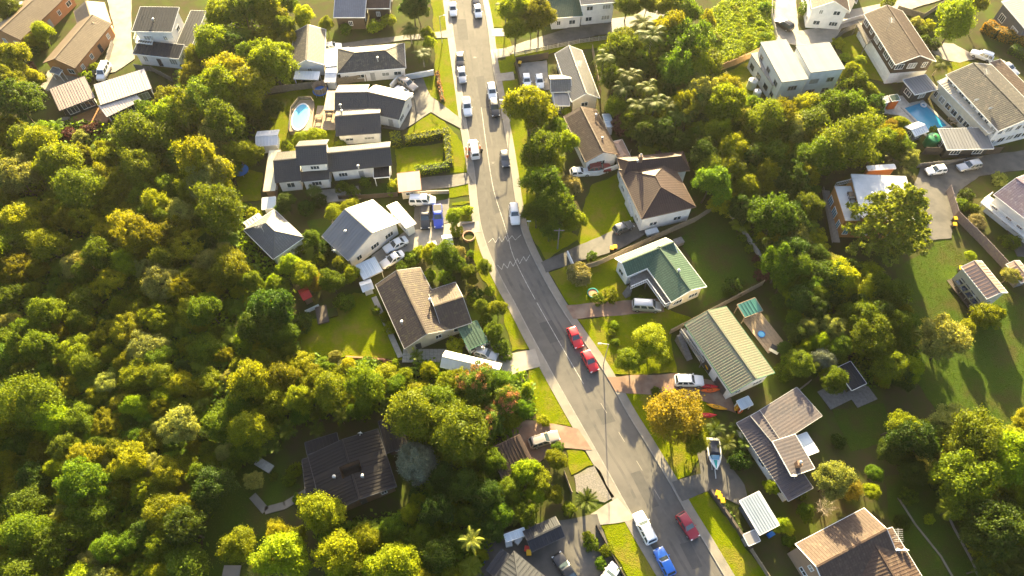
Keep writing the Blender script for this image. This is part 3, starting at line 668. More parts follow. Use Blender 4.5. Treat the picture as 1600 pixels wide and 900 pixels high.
H['brown_green'] = house('t_plan_house', 'T-plan house with lichened brown tile roof beside the square back lawn', 'house', (680, 500),
    [(('gable', (632, 545), (587, 445), (705, 515), 3.0, 1.7, 'mossy_brown_tile', 'cream_wall'), dict(trim='trim_grey', door_side=3, win=(3.0, 1.8, 1.2))),
     (('gable', (692, 519), (737, 504), (661, 457), 3.0, 1.65, 'mossy_brown_tile', 'cream_wall'), dict(trim='trim_grey')),
     (('mono', (733, 546), (762, 533), (718, 513), 2.5, .15, 'green_tile', W_), dict(open_=True, rib=.5, trim='trim_green'))], HG)
H['dark_court'] = house('courtyard_house', 'square house with dark ribbed roof around a small open courtyard', 'house', (560, 760),
    [(('gable', (506, 806), (481, 712), (622, 768), 3.2, 1.0, 'dark_metal', 'brown_wall'), dict(rib=.5, trim='trim_dark', hole=(.41, .6, .72), wsides=(3, 2), door_side=3)),
     (('mono', (604, 708), (637, 697), (587, 661), 2.7, .25, 'dark_metal', 'brown_wall'), dict(rib=.5, trim='trim_dark')),
     (('mono', (480, 710), (530, 694), (475, 693), 2.8, .2, 'dark_metal', 'brown_wall'), dict(rib=.5, trim='trim_dark')),
     (('mono', (478, 777), (472, 718), (494, 773), 2.7, .2, 'dark_metal', 'brown_wall'), dict(trim='trim_dark'))], HG)
H['rib_brown'] = house('tree_hidden_house', 'house with rust brown ribbed roof half hidden by trees beside the brick drive', 'house', (805, 715),
    [(('mono', (785, 748), (834, 724), (774, 699), 3.0, .5, 'rust_dark', 'brown_wall'), dict(rib=.5, ribh=.16, trim='trim_brown'))], HG)
H['blue_hip'] = house('hipped_house', 'dark grey blue hipped house at the foot of the concrete yard', 'house', (800, 890),
    [(('hip', (803, 861), (752, 930), (868, 918), 3.0, 1.9, 'charcoal_metal', 'slate_wall'), dict(trim='trim_dark', hipk=1)),
     (('mono', (760, 890), (772, 900), (785, 859), 2.7, .2, 'charcoal_metal', 'slate_wall'), dict(trim='trim_dark'))], HG)
H['green_l'] = house('l_plan_house', 'white L-plan house with green tiled roof wrapped round a raised deck', 'house', (1040, 430),
    [(('gable', (980, 432), (1060, 399), (962, 403), 3.6, 1.3, 'green_tile', W_), dict(win=(2.5, 1.4, 1.2))),
     (('gable', (1049, 472), (1000, 403), (1105, 449), 3.6, 1.3, 'green_tile', 'cream_wall'), dict(win=(3.0, 1.8, 1.1)))], HG)
H['green_long'] = house('long_gabled_house', 'long pale house with green and straw tiled gable roof beside the timber deck', 'house', (1140, 560),
    [(('gable', (1143, 614), (1070, 507), (1211, 583), 4.0, 1.5, 'yellow_green_tile', W_), dict(garage=0, win=(3.2, 1.8, 1.0), trim='trim_green'))], HG)
H['rusty_iron'] = house('iron_roof_house', 'rambling house with rusty purple corrugated iron roofs and raised box', 'house', (1220, 700),
    [(('mono', (1232, 783), (1151, 661), (1266, 764), 2.8, .9, 'rusty_metal', W_), dict(rib=.45, trim='trim_grey', wsides=(0, 3))),
     (('mono', (1212, 697), (1173, 650), (1292, 652), 3.7, -.7, 'rusty_metal', 'grey_wall'), dict(rib=.45, trim='trim_grey')),
     (('mono', (1237, 744), (1207, 690), (1273, 728), 4.6, -.35, 'rusty_metal', 'grey_wall'), dict(rib=.45, trim='trim_white')),
     (('mono', (1262, 712), (1243, 682), (1280, 704), 2.6, -.2, 'silver_metal', 'grey_wall'), {})], HG)
H['brown_gable'] = house('brown_gabled_house', 'two-storey tan house with brown shingle gable roof and big aerial', 'house', (1320, 870),
    [(('gable', (1243, 850), (1350, 794), (1308, 922), 5.2, 1.7, 'old_brown_tile', 'tan_wall'), dict(storeys=2, wsides=(3, 0), win=(3.4, 1.4, 1.0))),
     (('gable', (1442, 903), (1394, 824), (1352, 935), 4.9, 1.5, 'old_brown_tile', 'tan_wall'), dict(storeys=2, wsides=()))], HG)
H['brown_tile'] = house('tiled_house', 'white house with narrow brown tiled gable roof between grey and maroon roofed neighbours', 'house', (925, 230),
    [(('gable', (915, 253), (881, 182), (967, 239), 3.2, 1.7, 'old_brown_tile', W_), dict(trim='trim_brown')),
     (('mono', (960, 198), (953, 178), (948, 200), 2.4, .2, 'silver_metal', W_), {}),
     (('hip', (988, 250), (972, 218), (965, 248), 2.4, .6, 'salmon_metal', 'cream_wall'), {})], HG)
H['maroon_hip'] = house('raised_house', 'tall white house with dark maroon hipped roof and side staircase', 'house', (1030, 320),
    [(('hip', (1003, 342), (1087, 323), (980, 262), 4.4, 1.7, 'maroon_tile', W_), dict(trim='trim_brown', hipk=.9, storeys=1, zb=0, win=(3.4, 1.5, 1.1))),
     (('hip', (973, 277), (1078, 266), (968, 247), 4.4, 1.5, 'maroon_tile', W_), dict(trim='trim_brown', hipk=.6))], HG)
H['grey_cross'] = house('hipped_house', 'house with plain grey hipped roof beside the walled concrete car court', 'house', (900, 140),
    [(('gable', (893, 159), (867, 84), (938, 155), 3.1, 1.7, 'mid_grey_tile', 'cream_wall'), {}),
     (('gable', (861, 144), (893, 143), (857, 118), 3.1, 1.2, 'mid_grey_tile', W_), {}),
     (('mono', (866, 165), (890, 165), (860, 143), 2.6, .2, 'grey_metal', 'slate_wall'), {})], HG)
H['green_top'] = house('low_house', 'low white house with dull green gable roof above the long stepped fence', 'house', (885, 28),
    [(('gable', (860, 29), (911, 25), (860, -22), 3.2, 1.5, 'green_tile', W_), {})], HG)
H['white_top'] = house('tall_house', 'tall white house with pale grey roof next to the dull green roof', 'house', (940, 20),
    [(('gable', (908, 8), (964, 3), (906, -40), 5.6, 1.2, 'mid_grey_tile', W_), dict(storeys=2, wsides=(0,)))], HG)
H['grey_modern'] = house('flat_roof_house', 'pale grey modern three-part house with flat roofs below the concrete court', 'house', (1245, 140),
    [(('mono', (1222, 128), (1263, 123), (1197, 66), 6.4, .15, 'membrane', 'grey_wall'), dict(oh=.15, storeys=2, trim='trim_grey', fr='trim_grey')),
     (('mono', (1267, 113), (1320, 107), (1248, 72), 6.9, .15, 'membrane', 'grey_wall'), dict(oh=.15, storeys=2, trim='trim_grey', fr='trim_grey', wsides=(0,))),
     (('mono', (1207, 133), (1222, 130), (1181, 83), 3.6, .15, 'membrane', 'grey_wall'), dict(oh=.1, trim='trim_grey', fr='trim_dark'))], HG)
H['barn'] = house('chalet_house', 'two-storey brown and white chalet with big brown gable roof', 'house', (1410, 90),
    [(('gable', (1399, 101), (1350, 22), (1461, 93), 5.4, 1.9, 'old_brown_tile', 'dark_brown_wall'), dict(storeys=2, win=(2.3, 1.8, 1.3), wall2=W_))], HG)
H['pool_grey'] = house('pool_house', 'large house with grey tiled roof and glazed white front above the blue pool', 'house', (1560, 180),
    [(('gable', (1560, 205), (1478, 117), (1628, 180), 5.4, 1.7, 'old_grey_tile', W_), dict(storeys=2, win=(1.9, 1.7, 1.4))),
     (('mono', (1430, 148), (1466, 139), (1413, 125), 2.9, .2, 'grey_metal', 'black_wall'), {}),
     (('mono', (1480, 234), (1553, 232), (1465, 203), 2.8, .3, 'grey_metal', 'black_wall'), dict(rib=.6)),
     (('mono', (1545, 208), (1465, 127), (1560, 205), 4.1, .5, 'beige_roof', 'cream_wall'), dict(win=(1.8, 1.5, 1.3), storeys=1, zb=0)),
     (('mono', (1600, 152), (1546, 97), (1615, 146), 2.6, .2, 'old_brown_tile', 'black_wall'), {})], HG)
H['white_corner'] = house('weatherboard_house', 'white gable-fronted house with terrace wall above the concrete court', 'house', (1300, 20),
    [(('gable', (1328, 18), (1316, -40), (1270, 22), 5.2, 2.2, 'old_brown_tile', W_), dict(storeys=2, win=(2.6, 1.5, 1.1))),
     (('gable', (1338, 5), (1350, -30), (1322, 0), 3.2, 1.0, 'maroon_tile', W_), {})], HG)
H['slate_corner'] = house('slate_house', 'dark slate grey house with beige roof behind the orange hedge', 'house', (1590, 30),
    [(('gable', (1602, 45), (1565, 2), (1660, 30), 4.4, 1.4, 'beige_roof', 'slate_wall'), dict(storeys=1, win=(3, 1.8, 1.6)))], HG)
H['cedar'] = house('cedar_house', 'cedar sided house with pale flat roof and roof terrace behind the big pine', 'house', (1365, 320),
    [(('mono', (1347, 340), (1330, 272), (1430, 328), 6.0, .2, 'pale_membrane', 'timber_wall'), dict(oh=.2, trim='trim_grey')),
     (('mono', (1321, 345), (1304, 291), (1345, 339), 4.9, .1, 'terrace', 'timber_wall'), dict(oh=.05, trim='timber_wall', win=(2.4, 1.7, 2.2), gl='blue_glass')),
     (('mono', (1357, 266), (1400, 263), (1356, 260), 5.4, .1, 'pale_membrane', 'timber_wall'), {})], HG)
H['villa'] = house('villa', 'white villa with purplish tiled roof and white veranda above the shared drive', 'house', (1590, 330),
    [(('gable', (1553, 304), (1640, 372), (1590, 262), 4.6, 1.7, 'purple_tile', W_), dict(win=(2.2, 1.1, 1.4), wsides=(0, 3), gl='glass', fr='salmon_metal'))], HG)
H['cottage'] = house('cottage', 'small cream cottage with salmon ribbed roof and solar panels in the shaded lawn', 'house', (1530, 450),
    [(('gable', (1542, 467), (1502, 417), (1571, 453), 4.0, 1.0, 'salmon_metal', 'cream_wall'), dict(rib=.6, oh=.2, win=(2.4, .9, 1.1)))], HG)
roof_bits(H['white_two'][0], [('vent', 240, 33, 6.6)]); roof_bits(H['black_pool'][0], [('vent', 532, 167, 4.6), ('vent', 534, 176, 4.2)])
roof_bits(H['grey_cross'][0], [('aerial', 903, 112, 4.4), ('dish', 888, 145, 3.6)]); roof_bits(H['brown_tile'][0], [('vent', 931, 182, 4.2), ('vent', 941, 218, 4.2)])
roof_bits(H['maroon_hip'][0], [('chimney', 1000, 250, 6.0), ('vent', 996, 254, 5.6)]); roof_bits(H['brown_gable'][0], [('aerial', 1392, 842, 5.8), ('dish', 1400, 857, 5.0), ('dish', 1411, 857, 5.0)])
roof_bits(H['brown_green'][0], [('vent', 628, 505, 3.9), ('vent', 672, 470, 4.4)]); roof_bits(H['dark_court'][0], [('vent', 523, 746, 4.0), ('vent', 567, 745, 4.2), ('dish', 564, 676, 3.4)])
roof_bits(H['hip_small'][0], [('aerial', 412, 362, 4.5)]); roof_bits(H['big_grey'][0], [('vent', 540, 364, 4.6), ('dish', 523, 392, 3.8)])
roof_bits(H['barn'][0], [('aerial', 1386, 45, 6.6)]); roof_bits(H['pool_grey'][0], [('aerial', 1532, 125, 6.8), ('dish', 1545, 170, 6.0), ('dish', 1523, 157, 6.2)])
roof_bits(H['white_black'][0], [('vent', 560, 262, 4.2)]); roof_bits(H['grey_hip'][0], [('vent', 590, 93, 4.6)]); roof_bits(H['rusty_iron'][0], [('dish', 1238, 742, 4.8), ('chimney', 1246, 727, 4.6)])
roof_bits(H['green_l'][0], [('vent', 1060, 425, 4.8)]); roof_bits(H['cedar'][0], [('vent', 1362, 305, 6.3)])
# courtyard walls of the dark house
r, fs = H['dark_court']; F = fs[0]; u0, u1, v0 = .41 * F.L, .6 * F.L, .72 * F.W / 2
b = MB(); cs = [(u0, v0), (u1, v0), (u1, F.W - v0), (u0, F.W - v0)]
for i in range(4):
    (a0, b0), (a1, b1) = cs[i], cs[(i + 1) % 4]; b.quad(F.at(a0, b0, .18), F.at(a1, b1, .18), F.at(a1, b1, 3.8), F.at(a0, b0, 3.8))
b.build('courtyard_wall', 'brown_wall', r)
for k in range(3):
    q = F.at(u0 + (u1 - u0) * (k + .5) / 3, F.W / 2, 2.6); b = MB(); b.box(q, .9, 2.4, .12, F.ang); b.build('courtyard_beam', 'dark_wood', r)
# balcony and railings helpers
def rail(root, pts, z, hgt=1.0, m='trim_white', pan='trim_white'):
    for i in range(len(pts) - 1):
        a, c = P(*pts[i], z), P(*pts[i + 1], z); d = c - a; L = d.length; mid = (a + c) / 2; ang = math.atan2(d.y, d.x)
        b = MB(); b.box((mid.x, mid.y, z + hgt), L, .09, .07, ang); b.box((mid.x, mid.y, z + .12), L, .05, .06, ang)
        n = max(2, int(L / .35))
        for k in range(n + 1):
            q = a + d * (k / n); b.box((q.x, q.y, z + hgt / 2), .05, .05, hgt, ang)
        b.build('railing', m, root)
def slab(root, pts, z, m, name='deck', th=.2, legs=True):
    q = [P(*p, z) for p in pts]; b = MB(); b.prism([(p.x, p.y) for p in q], z - th, z); o = b.build(name, m, root)
    if legs and z > .6:
        for p in q:
            c = sum(q, Vector()) / len(q); p2 = p + (c - p) * .06; b = MB(); b.box((p2.x, p2.y, (z - th) / 2), .12, .12, z - th); b.build('post', m, root)
    return o
def boards(root, name, p0, p1, pw, z, m, bw=.9, th=.06, gap=.03, along='u'):
    """a deck made of single boards"""
    F = Frame(p0, p1, pw, z); n = max(1, int(F.W / bw)); wd = F.W / n
    for k in range(n):
        b = MB(); q = F.at(F.L / 2, wd * (k + .5), z - th / 2); b.box((q.x, q.y, q.z), F.L, wd - gap, th + RND.uniform(-.01, .01), F.ang); b.build(name, m, root)
    return F
r = H['white_two'][0]; slab(r, [(212, 67), (238, 70), (241, 58), (215, 55)], 3.7, 'white_wall', 'balcony'); rail(r, [(215, 55), (212, 67), (238, 70), (241, 58)], 3.75)
r = H['barn'][0]; slab(r, [(1338, 38), (1346, 35), (1362, 62), (1354, 70)], 2.8, 'grey_wood', 'balcony'); rail(r, [(1338, 38), (1354, 70), (1362, 66)], 2.85, 1.0, 'grey_wood')
r = H['green_l'][0]
slab(r, [(985, 434), (1012, 421), (1049, 474), (1038, 478), (1010, 440), (985, 450)], 2.2, 'grey_wood', 'deck'); rail(r, [(985, 452), (1010, 441), (1038, 480), (1047, 476)], 2.2, 1.0)
def stairs(root, pa, za, pb, zb, wd, m, n=9):
    a, c = P(*pa, za), P(*pb, zb); a = Vector((a.x, a.y, 0)); c = Vector((c.x, c.y, 0)); d = c - a; ang = math.atan2(d.y, d.x)
    for k in range(n):
        q = a + d * ((k + .5) / n); z = za + (zb - za) * (k + .5) / n; b = MB(); b.box((q.x, q.y, z / 2), d.length / n, wd, max(z, .1), ang); b.build('step', m, root)
stairs(r, (985, 449), 2.1, (975, 462), .2, 1.1, 'grey_wood')
r = H['green_long'][0]; slab(r, [(1062, 518), (1070, 512), (1105, 562), (1098, 567)], 2.0, 'grey_wood', 'landing'); rail(r, [(1062, 518), (1098, 567)], 2.0, 1.0, 'trim_grey'); stairs(r, (1062, 522), 1.9, (1078, 562), .2, 1.0, 'grey_wood', 11)
r = H['maroon_hip'][0]; slab(r, [(981, 292), (993, 288), (1001, 306), (989, 311)], 3.0, 'trim_grey', 'landing'); stairs(r, (984, 302), 2.9, (991, 337), .2, 1.2, W_, 12); rail(r, [(981, 293), (989, 311)], 3.0)
r = H['villa'][0]; slab(r, [(1532, 316), (1546, 306), (1640, 380), (1632, 396)], 2.0, W_, 'veranda'); rail(r, [(1546, 306), (1532, 316), (1565, 341), (1600, 369), (1632, 396)], 2.0, 1.1)
r = H['cottage'][0]
F = boards(r, 'deck_board', (1519, 489), (1479, 438), (1531, 481), .5, 'dark_wood', .5)
for i in range(4):
    for j in range(2):
        q = F.at(F.L * (.2 + .19 * i), .4 + j * 1.0, 2.0 + j * .35); b = MB(); b.box((q.x, q.y, q.z), .95, .95, .06, F.ang); o = b.build('solar_panel', 'solar', r)
        b = MB(); b.box((q.x, q.y, q.z / 2), .06, .06, q.z, F.ang); sub(o, b, 'panel_post', 'galvanised')
r = H['cedar'][0]; boards(r, 'walkway_board', (1300, 378), (1284, 297), (1312, 374), 1.6, 'grey_wood', .5); rail(r, [(1300, 380), (1284, 297)], 1.6, 1.0, 'grey_wood')
rail(r, [(1304, 291), (1330, 285)], 5.0, 1.0, 'trim_grey')
q = P(1341, 338, 5); b = MB(); b.box((q.x, q.y, 5.4), 1.0, .8, .8); b.build('heat_pump', 'plastic_white', r)
r = H['brown_flat'][0]
boards(r, 'deck_board', (167, 192), (107, 192), (158, 168), .35, 'new_deck', .45); boards(r, 'deck_board', (176, 196), (160, 168), (184, 192), .35, 'new_deck', .45)
r = H['brown_green'][0]  # paved patio: single slabs
F = Frame((628, 566), (700, 566), (628, 545), .2); n1, n2 = 12, 4
for i in range(n1):
    for j in range(n2):
        q = F.at(F.L * (i + .5) / n1, F.W * (j + .5) / n2, .08); b = MB(); b.box((q.x, q.y, .09 + RND.uniform(0, .012)), F.L / n1 - .05, F.W / n2 - .05, .18, F.ang); b.build('paving_slab', 'paver', r)
F = Frame((630, 556), (588, 462), (622, 560), .2)
for i in range(12):
    q = F.at(F.L * (i + .5) / 12, F.W / 2, .08); b = MB(); b.box((q.x, q.y, .09), F.L / 12 - .05, F.W - .02, .18, F.ang); b.build('paving_slab', 'paver', r)

# ---------------------------------------------------------------- sheds, carports, decks, pools
def shed(name, label, cat, args, kw=None, base=None, group=None):
    return house(name, label, cat, base or args[1], [(args, kw or {})], group)[0]
shed('garden_shed', 'white roofed shed behind the oval pool', 'shed', ('gable', (400, 229), (434, 226), (399, 206), 2.4, .7, 'white_metal', 'grey_wall'), dict(win=None))
shed('garden_shed', 'small silver shed above the hipped roof house', 'shed', ('mono', (409, 327), (430, 325), (409, 311), 2.2, .3, 'silver_metal', 'grey_wall'), dict(win=None))
shed('garage', 'flat roofed garage with terracotta edge beside the hedged lawn', 'garage', ('mono', (623, 300), (658, 296), (618, 272), 2.7, .12, 'membrane', 'cream_wall'), dict(trim='terracotta', garage=1, win=(3, 1.2, .8)))
shed('carport', 'silver sheet carport beside two white parked cars', 'carport', ('mono', (568, 437), (598, 423), (555, 416), 2.3, .2, 'silver_metal', W_), dict(open_=True, trim='trim_grey'))
shed('garden_shed', 'tiny white gabled shed at the corner of the square back lawn', 'shed', ('gable', (567, 456), (584, 450), (561, 442), 2.0, .5, 'white_metal', W_), dict(win=None))
shed('long_shed', 'long shed with gleaming white roof below the paved patio', 'shed', ('gable', (688, 573), (776, 594), (697, 548), 2.6, .9, 'white_metal', 'grey_wall'), dict(win=None))
shed('garage', 'dark blue grey gabled garage with white door front in the concrete yard', 'garage', ('gable', (831, 862), (882, 838), (820, 829), 2.5, .6, 'charcoal_metal', W_), dict(trim='trim_dark', garage=0, win=(2.6, 1.2, .9)))
shed('lean_to', 'pale metal lean-to beside the dark blue grey garage', 'shed', ('mono', (791, 847), (822, 836), (787, 836), 2.2, .2, 'silver_metal', 'grey_wall'), dict(win=None))
shed('carport', 'white corrugated carport roof beside the yellow bins', 'carport', ('mono', (1187, 836), (1218, 820), (1156, 783), 2.6, .3, 'blue_sheet', 'slate_wall'), dict(rib=.4, win=None))
shed('lean_to', 'small weathered pale sheet roof at the end of the dark boundary wall', 'shed', ('mono', (1170, 853), (1188, 845), (1163, 835), 2.1, .15, 'membrane', 'grey_wood'), dict(win=None))
shed('barbecue_shelter', 'teal roofed shelter at the head of the timber deck', 'shelter', ('mono', (1164, 496), (1192, 485), (1152, 477), 2.4, .3, 'teal_metal', 'deck_wood'), dict(open_=True, trim='deck_wood'))
shed('garden_shed', 'blue grey iron shed on weathered boards in the shaded yard', 'shed', ('mono', (1331, 610), (1354, 599), (1306, 576), 2.4, .3, 'charcoal_metal', 'black_wall'), dict(rib=.4, win=(2, 1, .8)))
shed('garden_shed', 'brown roofed shed behind the purple paling fence', 'shed', ('gable', (1596, 442), (1572, 413), (1612, 430), 2.4, .5, 'salmon_metal', 'grey_wood'), dict(win=None))
shed('pool_shed', 'shed with striped white roof at the corner of the blue pool', 'shed', ('gable', (1430, 213), (1451, 205), (1416, 197), 2.4, .5, 'white_metal', 'slate_wall'), dict(rib=.5, win=(2, 1, 1)))
shed('outhouse', 'narrow orange red outhouse beside the blue pool', 'outhouse', ('mono', (1394, 158), (1407, 156), (1391, 150), 2.6, .2, 'green_tile', 'plastic_orange'), dict(oh=.1, win=None))
shed('pump_house', 'grey plastered pump house beside the orange outhouse', 'shed', ('mono', (1368, 165), (1393, 158), (1364, 157), 2.2, .2, 'terrace', 'grey_wall'), dict(win=None))
shed('playhouse', 'red roofed playhouse under the trees by the square back lawn', 'playhouse', ('gable', (474, 470), (488, 463), (470, 452), 1.9, .6, 'plastic_red', 'brown_wall'), dict(win=None, gutter=False))
shed('carport', 'small pale garden awning by the rusty roofed house wall and kayaks', 'awning', ('mono', (1159, 640), (1177, 632), (1151, 627), 2.0, .15, 'silver_metal', W_), dict(open_=True))
shed('garden_tent', 'white plastic garden tent beside the concrete forecourt', 'tent', ('gable', (694, 385), (709, 382), (690, 368), 1.8, .6, 'white_metal', 'plastic_white'), dict(win=None, oh=.05, gutter=False))
def deck(name, label, cat, boards_args, extra=None):
    q = P(*boards_args[0]); r = thing(name, (q.x, q.y, 0), label, cat)
    boards(r, 'board', *boards_args)
    return r
deck('timber_deck', 'stepped pale timber deck with blue paddling pool', 'deck', ((1200, 552), (1160, 500), (1230, 540), .35, 'deck_wood', .6))
deck('timber_deck', 'weathered grey boardwalk beside the blue grey iron shed', 'deck', ((1298, 640), (1277, 612), (1345, 612), .3, 'grey_wood', .7))
deck('timber_deck', 'grey board platform in front of the blue grey iron shed', 'deck', ((1340, 637), (1322, 612), (1369, 620), .32, 'grey_wood', .7))
r = deck('pool_deck', 'bleached timber deck between the oval pool and the black roofed house', 'deck', ((488, 203), (523, 203), (491, 165), .55, 'deck_wood', .7))
# oval pool with surround
q = P(467, 187); r = thing('oval_pool', (q.x, q.y, 0), 'oval above-ground pool of pale blue water with fenced deck', 'pool')
F = Frame((452, 206), (487, 204), (452, 158), .9); b = MB(); b.prism([F.at(u * F.L, v * F.W, 0)[:2] for u, v in ((0, 0), (1, 0), (1, .85), (.85, 1), (.3, 1), (0, .7))], 0, 1.0); b.build('pool_deck', 'deck_wood', r)
c = F.at(F.L * .44, F.W * .44, 1.0); sx, sy = F.L * .36, F.W * .4
b = MB(); b.lathe((c.x, c.y, 1.0), [(1.1, 0), (1.1, .16), (1.0, .16), (1.0, .06)], 28, sx=sx, sy=sy); b.build('rim', 'plastic_white', r)
b = MB(); b.lathe((c.x, c.y, 1.0), [(1.0, 0), (1.0, .1)], 28, sx=sx, sy=sy); b.build('water', 'light_pool_water', r)
for (a0, a1) in (((0, 0), (0, .7)), ((0, .7), (.3, 1)), ((.3, 1), (.85, 1)), ((.85, 1), (1, .85))):
    A, B = F.at(a0[0] * F.L, a0[1] * F.W, 1), F.at(a1[0] * F.L, a1[1] * F.W, 1); d = B - A; mid = (A + B) / 2; b = MB()
    b.box((mid.x, mid.y, 1.85), d.length, .07, .07, math.atan2(d.y, d.x)); b.box((mid.x, mid.y, 1.4), d.length, .04, .5, math.atan2(d.y, d.x))
    for p in (A, B): b.box((p.x, p.y, 1.45), .1, .1, .9)
    b.build('pool_fence', 'fence_wood', r)
# in-ground pool
F = Frame((1450, 207), (1479, 197), (1412, 170), .1); q = F.at(F.L / 2, F.W / 2, 0); r = thing('swimming_pool', (q.x, q.y, 0), 'deep blue rectangular swimming pool in front of the glazed house', 'pool')
e = .5; b = MB()
for (u0, u1, v0, v1) in ((-e, F.L + e, -e, 0), (-e, F.L + e, F.W, F.W + e), (-e, 0, 0, F.W), (F.L, F.L + e, 0, F.W)):
    b.prism([F.at(u, v, 0)[:2] for u, v in ((u0, v0), (u1, v0), (u1, v1), (u0, v1))], .0, .3)
b.build('coping', 'stone', r); b = MB(); b.prism([F.at(u, v, 0)[:2] for u, v in ((0, 0), (F.L, 0), (F.L, F.W), (0, F.W))], 0, .2); b.build('water', 'pool_water', r)
q = P(1443, 164, .3); b = MB()
for i in range(16):
    a0, a1 = 2 * math.pi * i / 16, 2 * math.pi * (i + 1) / 16; b.tube((q.x + .5 * math.cos(a0), q.y + .5 * math.sin(a0), .32), (q.x + .5 * math.cos(a1), q.y + .5 * math.sin(a1), .32), .17, n=8)
tag(b.build('swim_ring', 'plastic_white', smooth=True), 'white inflatable ring floating on the deep blue pool', 'swim ring')
def trampoline(px, py, rr, label, net=False):
    q = P(px, py); r = thing('trampoline', (q.x, q.y, 0), label, 'trampoline')
    b = MB(); b.lathe((q.x, q.y, .75), [(rr * .82, 0), (rr * .82, .04)], 20); b.build('mat', 'plastic_black', r)
    b = MB(); b.lathe((q.x, q.y, .72), [(rr * .82, .0), (rr, .0), (rr, .1), (rr * .82, .1)], 20); b.build('pad', 'plastic_blue', r)
    for k in range(6):
        t = k * math.pi / 3; x, y = q.x + rr * .92 * math.cos(t), q.y + rr * .92 * math.sin(t); b = MB(); b.tube((x, y, 0), (x, y, 2.3 if net else .75), .035); b.build('leg', 'galvanised', r)
    if net:
        b = MB(); n = 20
        V = [(q.x + rr * .86 * math.cos(2 * math.pi * i / n), q.y + rr * .86 * math.sin(2 * math.pi * i / n), z) for z in (.8, 2.2) for i in range(n)]
        b.add(V, [(i, (i + 1) % n, n + (i + 1) % n, n + i) for i in range(n)]); b.build('net', 'fence_wood', r)
trampoline(502, 146, 1.6, 'brown netted trampoline with blue base by the paling fence', True); trampoline(378, 270, 1.5, 'blue edged trampoline at the forest edge')
def bowl(name, px, py, rr, h, m, label, cat, inner='plastic_black', z=0):
    q = P(px, py, z); r = thing(name, (q.x, q.y, z), label, cat); b = MB(); b.lathe((q.x, q.y, z), [(rr * .9, 0), (rr, h), (rr * .88, h), (rr * .85, h * .6)], 18); b.build('rim', m, r)
    b = MB(); b.lathe((q.x, q.y, z), [(rr * .86, h * .5), (rr * .86, h * .72)], 18); b.build('fill', inner, r)
bowl('paddling_pool', 1189, 523, .62, .3, 'plastic_blue', 'round blue paddling pool on the pale timber deck', 'paddling pool', 'light_pool_water', .35)
bowl('planter', 733, 372, 1.15, .8, 'brick_planter', 'round brick planter on the kerbside verge', 'planter', 'soil')
bowl('sand_tray', 926, 459, .95, .4, 'teal', 'teal rimmed sand tray on the shaded front lawn', 'sand tray', 'terracotta')
bowl('water_bowl', 753, 876, .5, .5, 'plastic_blue', 'blue tub beside the yellow palm', 'tub')
def tank(px, py, rr, h, m, label):
    q = P(px, py); r = thing('water_tank', (q.x, q.y, 0), label, 'water tank'); b = MB(); b.lathe((q.x, q.y, 0), [(rr, 0), (rr, h), (rr * .9, h + .15), (rr * .2, h + .35)], 20); b.build('tank', m, r, smooth=False)
    b = MB(); b.lathe((q.x, q.y, h + .33), [(rr * .2, 0), (rr * .2, .1)], 12); b.build('lid', 'plastic_black', r)
tank(1173, 137, 1.0, 1.9, 'tank', 'round cream water tank beside the modern grey house'); tank(1181, 151, .8, 1.4, 'plastic_white', 'smaller white water tank beside the modern grey house')
tank(1452, 226, 1.3, 2.0, 'plastic_green', 'green water tank beside the pool shed')
# ---------------------------------------------------------------- fences and walls
def fence(pts, h, m, label, name='fence', cat='fence', sec=2.4, th=.06, post=True, gapped=False, stepped=False):
    q = [P(*p) for p in pts]; r = thing(name, (q[0].x, q[0].y, 0), label, cat)
    for i in range(len(q) - 1):
        d = q[i + 1] - q[i]; L = d.length; ang = math.atan2(d.y, d.x); n = max(1, round(L / sec))
        for k in range(n):
            a, c = q[i] + d * (k / n), q[i] + d * ((k + 1) / n); m_ = (a + c) / 2; l = L / n; hh = h + RND.uniform(-.06, .06)
            b = MB()
            if gapped:
                for z in (.2, .55, .9): b.box((m_.x, m_.y, z * h), l - .1, .05, .1, ang)
                for j in range(int(l / .3)):
                    p = a + (c - a) * ((j + .5) / int(l / .3)); b.box((p.x, p.y, h * .5), .1, .05, h, ang)
            else:
                b.box((m_.x, m_.y, hh / 2 + .02), l - .03, th, hh, ang)
                if th < .12:
                    nn = Vector((-d.y, d.x, 0)).normalized() * (th / 2 + .03)
                    for z in (.3, .8): b.box((m_.x + nn.x, m_.y + nn.y, hh * z), l - .05, .06, .1, ang)
                    for j in range(int(l / .45)):
                        p = a + (c - a) * ((j + .5) / int(l / .45)); b.box((p.x - nn.x * .6, p.y - nn.y * .6, hh / 2 + .03), .2, .03, hh + RND.uniform(-.02, .05), ang)
            b.build('panel', m, r)
        if post:
            for k in range(n + 1):
                a = q[i] + d * (k / n); b = MB(); b.box((a.x, a.y, h / 2 + .06), .13, .13, h + .12, ang); b.build('post', m, r)
    return r
fence([(1130, 318), (1085, 347), (1033, 370), (967, 400), (932, 416), (912, 422)], 1.6, 'fence_wood', 'long weathered paling fence above the green L-plan house')
fence([(1139, 334), (1162, 365), (1198, 420)], .9, 'stone', 'low pale stone wall edging the shaded back garden', 'garden_wall', 'wall', th=.4, post=False, sec=1.6)
fence([(1190, 446), (1130, 478), (1046, 522)], 1.6, 'fence_wood', 'paling fence between the two green roofed houses')
fence([(804, 88), (855, 78), (905, 68), (950, 62)], 1.1, 'trim_grey', 'long pale stepped picket fence along the asphalt drive', gapped=True)
fence([(1116, 114), (1150, 101), (1183, 86)], 1.8, 'new_fence', 'bright new timber fence below the rough meadow')
fence([(398, 150), (430, 145), (490, 138), (560, 128), (597, 124)], 1.7, 'fence_wood', 'long paling fence behind the pool lawn')
